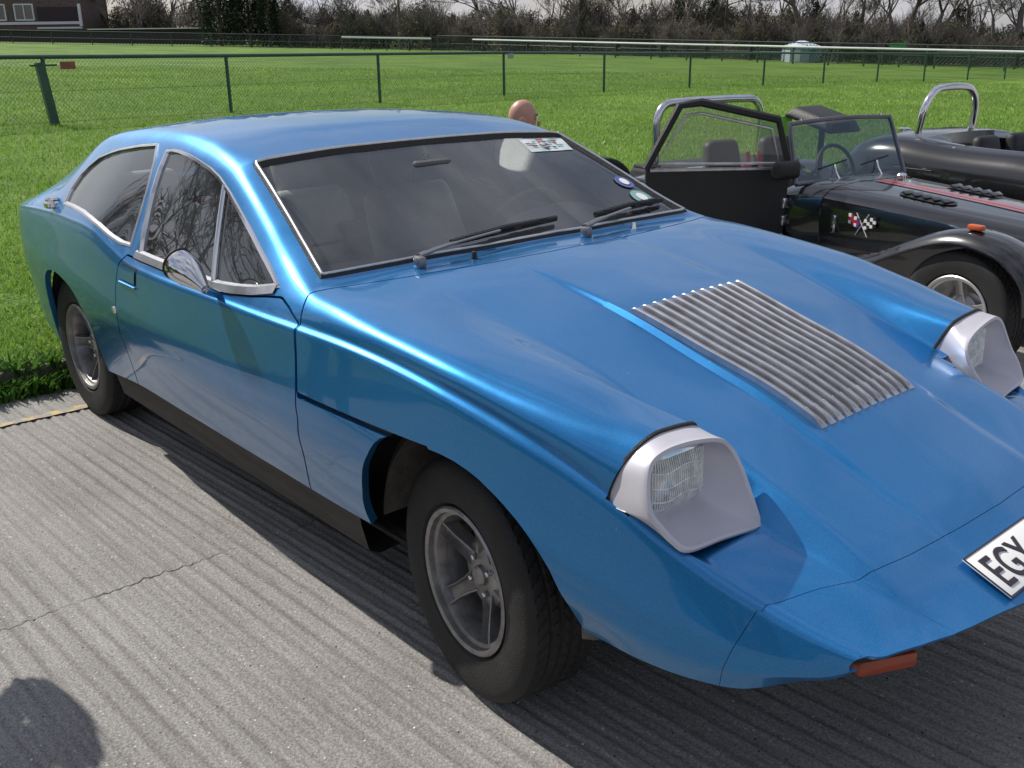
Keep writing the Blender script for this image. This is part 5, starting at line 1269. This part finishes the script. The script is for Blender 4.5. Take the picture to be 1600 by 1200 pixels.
# ---- second roadster beyond, with a polished hoop
s2 = thing('hoop_roadster', 'black open sports roadster with a polished single roll hoop and filler cap', 'car', (-2.05, 6.35, -.12), math.radians(-9))
b2 = MB(); rr = []
for x in np.linspace(-1.25, 2.1, 48):
    e = 1-max(0, (-x-.55)/.75)**2.2 if x < -.55 else 1-max(0, (x-1.2)/1.1)**2*.5
    hw = .74*max(.25, e)**.5*(1+.04*math.cos((x+.6)*2.4)); zt = (.78+.05*math.exp(-((x+.45)/.4)**2)-.06*max(0, x-.6))*(.55+.45*max(.2, e)); zb = .2+.12*(1-e)
    c0 = max(0, 1-((x-.42)/.66)**4) if abs(x-.42) < .66 else 0; c0 = c0**.4
    lip = .50*c0+.001; fl_ = zt-(zt-.34)*(1 if c0 > .2 else c0*5)
    h = []
    for (y, z) in ((hw*.93, zb), (hw, zb+(zt-zb)*.45), (hw*.97, zb+(zt-zb)*.78), (hw*.86, zt-.035), (max(lip+.02, hw*.72), zt-.004), (max(lip, hw*.66), zt), (max(lip-.03, .01) if c0 > 0 else hw*.5, zt-.03 if c0 > 0 else zt+.012), (max(lip-.05, .008) if c0 > 0 else hw*.25, fl_ if c0 > 0 else zt+.02), (0, fl_-.01 if c0 > 0 else zt+.022)): h.append((x, -y, z))
    rr.append(h+[(p[0], -p[1], p[2]) for p in reversed(h[:-1])])
b2.loft(rr, ring_closed=False); b2.add(rr[0], [tuple(range(len(rr[0])))]); b2.add(rr[-1], [tuple(range(len(rr[-1])))])
b2o = b2.build('body', M_BLACK, s2, 50)
hp_ = smoothpath([(-.42, -.42, .66), (-.40, -.42, .88), (-.38, -.40, 1.05), (-.38, -.30, 1.165), (-.38, -.18, 1.19), (-.38, .05, 1.19), (-.38, .18, 1.16), (-.38, .26, 1.05), (-.40, .28, .88), (-.42, .28, .66)], 5)
h2 = MB().tube(hp_, .030, 12).build('roll_hoop', M_CHROME, s2, 60)
for y in (-.42, .28): MB().lathe([(.065, 0), (.07, .008), (.06, .016), (.03, .02)], 18, (-.415, y, .80), 'z').build('hoop_flange', M_CHROME, h2)
MB().lathe([(.05, 0), (.05, .03), (.06, .035), (.06, .055), (.03, .065), (0, .065)], 20, (-.78, -.10, .78), 'z').build('filler_cap', M_CHROME, s2)
for y in (-.22, .22): MB().rbox((.12, y, .62), (.10, .34, .46), .05, 3, Matrix.Rotation(math.radians(-14), 3, 'Y'), (1, .8)).build('seat', M_BLKM, s2, 60)
MB().tube([(.88+.06*math.sin(t)*-1, -.2+.16*math.cos(t), .72+.15*math.sin(t)) for t in np.linspace(0, 2*math.pi, 28, endpoint=False)], .012, 8, closed=True).build('steering_wheel', M_BLKM, s2)
MB().tube([(x, -.752, .60) for x in (-.35, .0)], .006, 5).build('door_shut_trim', M_RUB, s2)
for x, y in ((-.52, -.52), (-.60, -.40), (-.35, -.62), (-.2, -.60), (.05, -.58)): MB().lathe([(0, .014), (.010, .012), (.012, 0)], 10, (x, y, .765), 'z').build('tonneau_stud', M_CHROME, s2)
for x, y, f_ in ((-.62, -.66, 0), (-.62, .66, 1), (1.6, -.66, 0), (1.6, .66, 1)): wheel2(s2, (x, y, .29), f_)
wsx = MB().tube(smoothpath([(1.12, -.58, .76), (1.02, -.50, .92), (1.0, 0, .97), (1.02, .50, .92), (1.12, .58, .76)], 5), .010, 8).build('aero_screen_frame', M_CHROME, s2)

# ================================================================== people
M_SKIN = mat('skin', (.52, .27, .20), .42, var=.08, scale=20); M_SHIRT = mat('dark_fleece', (.035, .04, .055), .9, var=.2, bump=.4, bscale=120); M_JEAN = mat('denim', (.04, .055, .10), .9, var=.2, bump=.3, bscale=150); M_SHOE = mat('dark_shoe', (.02, .018, .016), .6)
def person(name, label, J, rad, E_, loc, rz, root_joint='pelvis', top=M_SHIRT, skull=None):
    """one continuous skinned figure; J joints in local metres"""
    names = list(J); me = bpy.data.meshes.new(name); me.from_pydata([J[n_] for n_ in names], [(names.index(a), names.index(b_)) for a, b_ in E_], [])
    o = bpy.data.objects.new(name, me); COL.objects.link(o)
    md = o.modifiers.new('skin', 'SKIN'); md.use_smooth_shade = True; sb = o.modifiers.new('sub', 'SUBSURF'); sb.levels = 2; sb.render_levels = 2
    for i, n_ in enumerate(names):
        r = rad[n_]; sv_ = me.skin_vertices[0].data[i]; sv_.radius = r if hasattr(r, '__len__') else (r, r); sv_.use_root = n_ == root_joint
    dg_ = bpy.context.evaluated_depsgraph_get(); m2 = bpy.data.meshes.new_from_object(o.evaluated_get(dg_)); bpy.data.objects.remove(o)
    m2.materials.clear()
    for m_ in (top, M_SKIN, M_JEAN, M_SHOE): m2.materials.append(m_)
    Pj = np.array([J[n_] for n_ in names]); kind = []
    for n_ in names: kind.append(1 if any(q in n_ for q in ('head', 'neck', 'hand', 'finger', 'thumb', 'nose', 'ear', 'jaw')) else 2 if any(q in n_ for q in ('hip', 'knee', 'pelvis', 'thigh')) else 3 if any(q in n_ for q in ('foot', 'toe', 'ankle')) else 0)
    for p in m2.polygons: p.material_index = kind[int(np.argmin(((Pj-np.array(p.center))**2).sum(1)))]; p.use_smooth = True
    if skull:
        bm = bmesh.new(); bm.from_mesh(m2); n0 = len(bm.faces)
        r_ = bmesh.ops.create_uvsphere(bm, u_segments=28, v_segments=18, radius=1)
        for v in r_['verts']:
            p = v.co; k = 1-.10*max(0, -p.z)**1.5; v.co = Vector((skull[0]+p.x*.086*k, skull[1]+p.y*.071*k, skull[2]+p.z*.104))
        fs_ = {f for v in r_['verts'] for f in v.link_faces}
        for f in fs_: f.material_index = 1; f.smooth = True
        bm.to_mesh(m2); bm.free()
    ob = bpy.data.objects.new(name, m2); COL.objects.link(ob); ob.location = loc; ob.rotation_euler = (0, 0, rz); return tag(ob, label, 'person')
def hand(J, rad, E_, s_, wrist, dirv, down):
    """palm, four fingers and a thumb beyond a wrist"""
    w = Vector(J[wrist]); d = Vector(dirv).normalized(); n_ = Vector(down).normalized(); side = d.cross(n_).normalized()*s_
    J['hand'+wrist] = tuple(w+d*.06); rad['hand'+wrist] = (.034, .018); E_.append((wrist, 'hand'+wrist))
    for k, (off, L) in enumerate(((-.030, .070), (-.010, .082), (.010, .078), (.030, .060))):
        a, b_, c_ = f'finger{k}a'+wrist, f'finger{k}b'+wrist, f'finger{k}c'+wrist
        J[a] = tuple(w+d*.10+side*off); J[b_] = tuple(w+d*(.10+L*.5)+side*off*1.1+n_*.012); J[c_] = tuple(w+d*(.10+L*.85)+side*off*1.1+n_*.035)
        for q in (a, b_, c_): rad[q] = .009
        E_ += [('hand'+wrist, a), (a, b_), (b_, c_)]
    J['thumb1'+wrist] = tuple(w+d*.05-side*.045+n_*.01); J['thumb2'+wrist] = tuple(w+d*.085-side*.062+n_*.025); rad['thumb1'+wrist] = .012; rad['thumb2'+wrist] = .010; E_ += [('hand'+wrist, 'thumb1'+wrist), ('thumb1'+wrist, 'thumb2'+wrist)]
# crouching bald man on the far side of the coupe; local x = facing
J = dict(pelvis=(0, 0, .40), belly=(.10, 0, .56), chest=(.24, 0, .76), collar=(.30, 0, .86), neck=(.335, 0, .93), head_jaw=(.385, 0, .985), head_mid=(.372, 0, 1.03),
         hip_r=(.02, -.11, .38), knee_r=(.40, -.20, .48), calf_r=(.24, -.19, .27), ankle_r=(.10, -.18, .08), toe_r=(.28, -.20, .035), hip_l=(.02, .11, .38), knee_l=(.40, .20, .48), calf_l=(.24, .19, .27), ankle_l=(.10, .18, .08), toe_l=(.28, .20, .035),
         sho_r=(.27, -.19, .82), elb_r=(.42, -.27, .60), wri_r=(.60, -.20, .58), sho_l=(.27, .19, .82), elb_l=(.42, .27, .60), wri_l=(.60, .20, .58))
rad = dict(pelvis=.15, belly=(.16, .14), chest=(.17, .14), collar=(.10, .09), neck=.058, head_jaw=(.062, .066), head_mid=(.066, .08), hip_r=.10, knee_r=.066, calf_r=.058, ankle_r=.048, toe_r=.04, hip_l=.10, knee_l=.066, calf_l=.058, ankle_l=.048, toe_l=.04, sho_r=.072, elb_r=.047, wri_r=.034, sho_l=.072, elb_l=.047, wri_l=.034)
E_ = [('pelvis', 'belly'), ('belly', 'chest'), ('chest', 'collar'), ('collar', 'neck'), ('neck', 'head_jaw'), ('head_jaw', 'head_mid')]
for q in 'rl': E_ += [('pelvis', 'hip_'+q), ('hip_'+q, 'knee_'+q), ('knee_'+q, 'calf_'+q), ('calf_'+q, 'ankle_'+q), ('ankle_'+q, 'toe_'+q), ('collar', 'sho_'+q), ('sho_'+q, 'elb_'+q), ('elb_'+q, 'wri_'+q)]
hand(J, rad, E_, 1, 'wri_r', (1, .1, -.1), (0, .2, -1)); hand(J, rad, E_, -1, 'wri_l', (1, -.1, -.1), (0, -.2, -1))
HEADW = Vector((-3.02, 2.12, 0)); fz = math.radians(48)
base = HEADW-Vector((.36*math.cos(fz), .36*math.sin(fz), 0))
man = person('person', 'bald person in dark clothes crouching on the far side of the blue coupe', J, rad, E_, (base.x, base.y, .0), fz, skull=(.365, 0, 1.045))
def face(par, c, r=(.094, .078, .115)):
    MB().lathe([(0, .010), (.010, .006), (.013, -.008), (.008, -.02)], 10, (c[0]+r[0]-.002, c[1], c[2]-.015), 'z').build('nose', M_SKIN, par, 60)
    for s_ in (-1, 1):
        MB().lathe([(0, .006), (.007, .005), (.010, 0)], 12, (c[0]+r[0]-.016, c[1]+s_*.032, c[2]+.012), 'x').build('eye', M_WHITE, par, 60)
        MB().lathe([(.0, .008), (.016, .006), (.024, 0), (.016, -.006), (0, -.006)], 14, (c[0]-.005, c[1]+s_*(r[1]+.004), c[2]), 'y').build('ear', M_SKIN, par, 60)
        MB().tube([(c[0]+r[0]-.012, c[1]+s_*.018, c[2]+.032), (c[0]+r[0]-.016, c[1]+s_*.048, c[2]+.030)], .005, 5).build('eyebrow', M_BARK, par)
    MB().tube([(c[0]+r[0]-.018, c[1]-.024, c[2]-.052), (c[0]+r[0]-.010, c[1], c[2]-.053), (c[0]+r[0]-.018, c[1]+.024, c[2]-.052)], .005, 6).build('mouth', mat('lip', (.42, .16, .14), .5), par)
face(man, (.372, 0, 1.03))
# onlooker outside the picture whose shadow falls on the slab
J = dict(pelvis=(0, 0, .95), belly=(0, 0, 1.10), chest=(.01, 0, 1.30), collar=(0, 0, 1.43), neck=(.01, 0, 1.50), head_jaw=(.03, 0, 1.58), head_mid=(.03, 0, 1.65),
         hip_r=(0, -.10, .90), knee_r=(.02, -.12, .50), ankle_r=(-.02, -.13, .08), toe_r=(.15, -.15, .035), hip_l=(0, .10, .90), knee_l=(.02, .12, .50), ankle_l=(-.02, .13, .08), toe_l=(.15, .15, .035),
         sho_r=(0, -.19, 1.40), elb_r=(.01, -.23, 1.12), wri_r=(.17, -.07, 1.10), sho_l=(0, .19, 1.40), elb_l=(.01, .23, 1.12), wri_l=(.17, .07, 1.14))
rad = dict(pelvis=.145, belly=(.16, .125), chest=(.17, .125), collar=(.10, .085), neck=.056, head_jaw=(.062, .066), head_mid=(.066, .08), hip_r=.10, knee_r=.066, ankle_r=.05, toe_r=.04, hip_l=.10, knee_l=.066, ankle_l=.05, toe_l=.04, sho_r=.075, elb_r=.047, wri_r=.034, sho_l=.075, elb_l=.047, wri_l=.034)
E_ = [('pelvis', 'belly'), ('belly', 'chest'), ('chest', 'collar'), ('collar', 'neck'), ('neck', 'head_jaw'), ('head_jaw', 'head_mid')]
for q in 'rl': E_ += [('pelvis', 'hip_'+q), ('hip_'+q, 'knee_'+q), ('knee_'+q, 'ankle_'+q), ('ankle_'+q, 'toe_'+q), ('collar', 'sho_'+q), ('sho_'+q, 'elb_'+q), ('elb_'+q, 'wri_'+q)]
hand(J, rad, E_, 1, 'wri_r', (.2, 1, .1), (-1, .1, 0)); hand(J, rad, E_, -1, 'wri_l', (.2, -1, .1), (-1, -.1, 0))
on = person('person', 'person in dark clothes standing at the kerb beside the tail of the blue coupe', J, rad, E_, (-1.88, -2.03, 0), math.radians(5), skull=(.025, 0, 1.66))
face(on, (.03, 0, 1.645))
# bare trees beyond the verge on the open side; they show in the side glass
for k, (x, y, sc_, lab) in enumerate(((-25, -13, 1.5, 'tall bare tree on the verge away from the wood'), (-30, -19, 1.6, 'tall bare tree on the verge away from the wood'), (-20, -15, 1.4, 'tall bare tree on the verge away from the wood'), (-34, -12, 1.6, 'tall bare tree on the verge away from the wood'), (-16, -18, 1.4, 'tall bare tree on the verge away from the wood'), (-26, -26, 1.6, 'tall bare tree on the verge away from the wood'))):
    o = thing('bare_tree', lab, 'tree', (x, y, float(gz(x, y))), k*1.3, 'bare trees on the near verge'); o.scale = (sc_,)*3; inst('trunk', TT[k % 4][0], o); inst('crown', TT[k % 4][1], o)
for k, (x, y) in enumerate(((-22, -11), (-26, -15), (-19, -17), (-30, -14), (-15, -20), (-24, -20), (-33, -18), (-20, -13), (-28, -10))):
    o = thing('hedge_shrub', 'dense bush of the unseen hedge added to darken the flank reflections', 'shrub', (x, y, float(gz(x, y))), k*.9, 'bushes on the near verge'); o.scale = (1.3, 1.3, 1.2); inst('stems', SH[k % 3][0], o); inst('foliage', SH[k % 3][1], o)

# unseen hedge added to put a dark band in the coupe's flank reflections
for k in range(26):
    x = -14+2.1*k+rnd.uniform(-.6, .6); y = -17+.16*x+rnd.uniform(-1, 1)
    o = thing('hedge_shrub', 'dense bush of the unseen hedge added to darken the flank reflections', 'shrub', (x, y, 0), k*.9, 'bushes on the near verge'); o.scale = (1.1, 1.1, 1.0); inst('stems', SH[k % 3][0], o); inst('foliage', SH[k % 3][1], o)
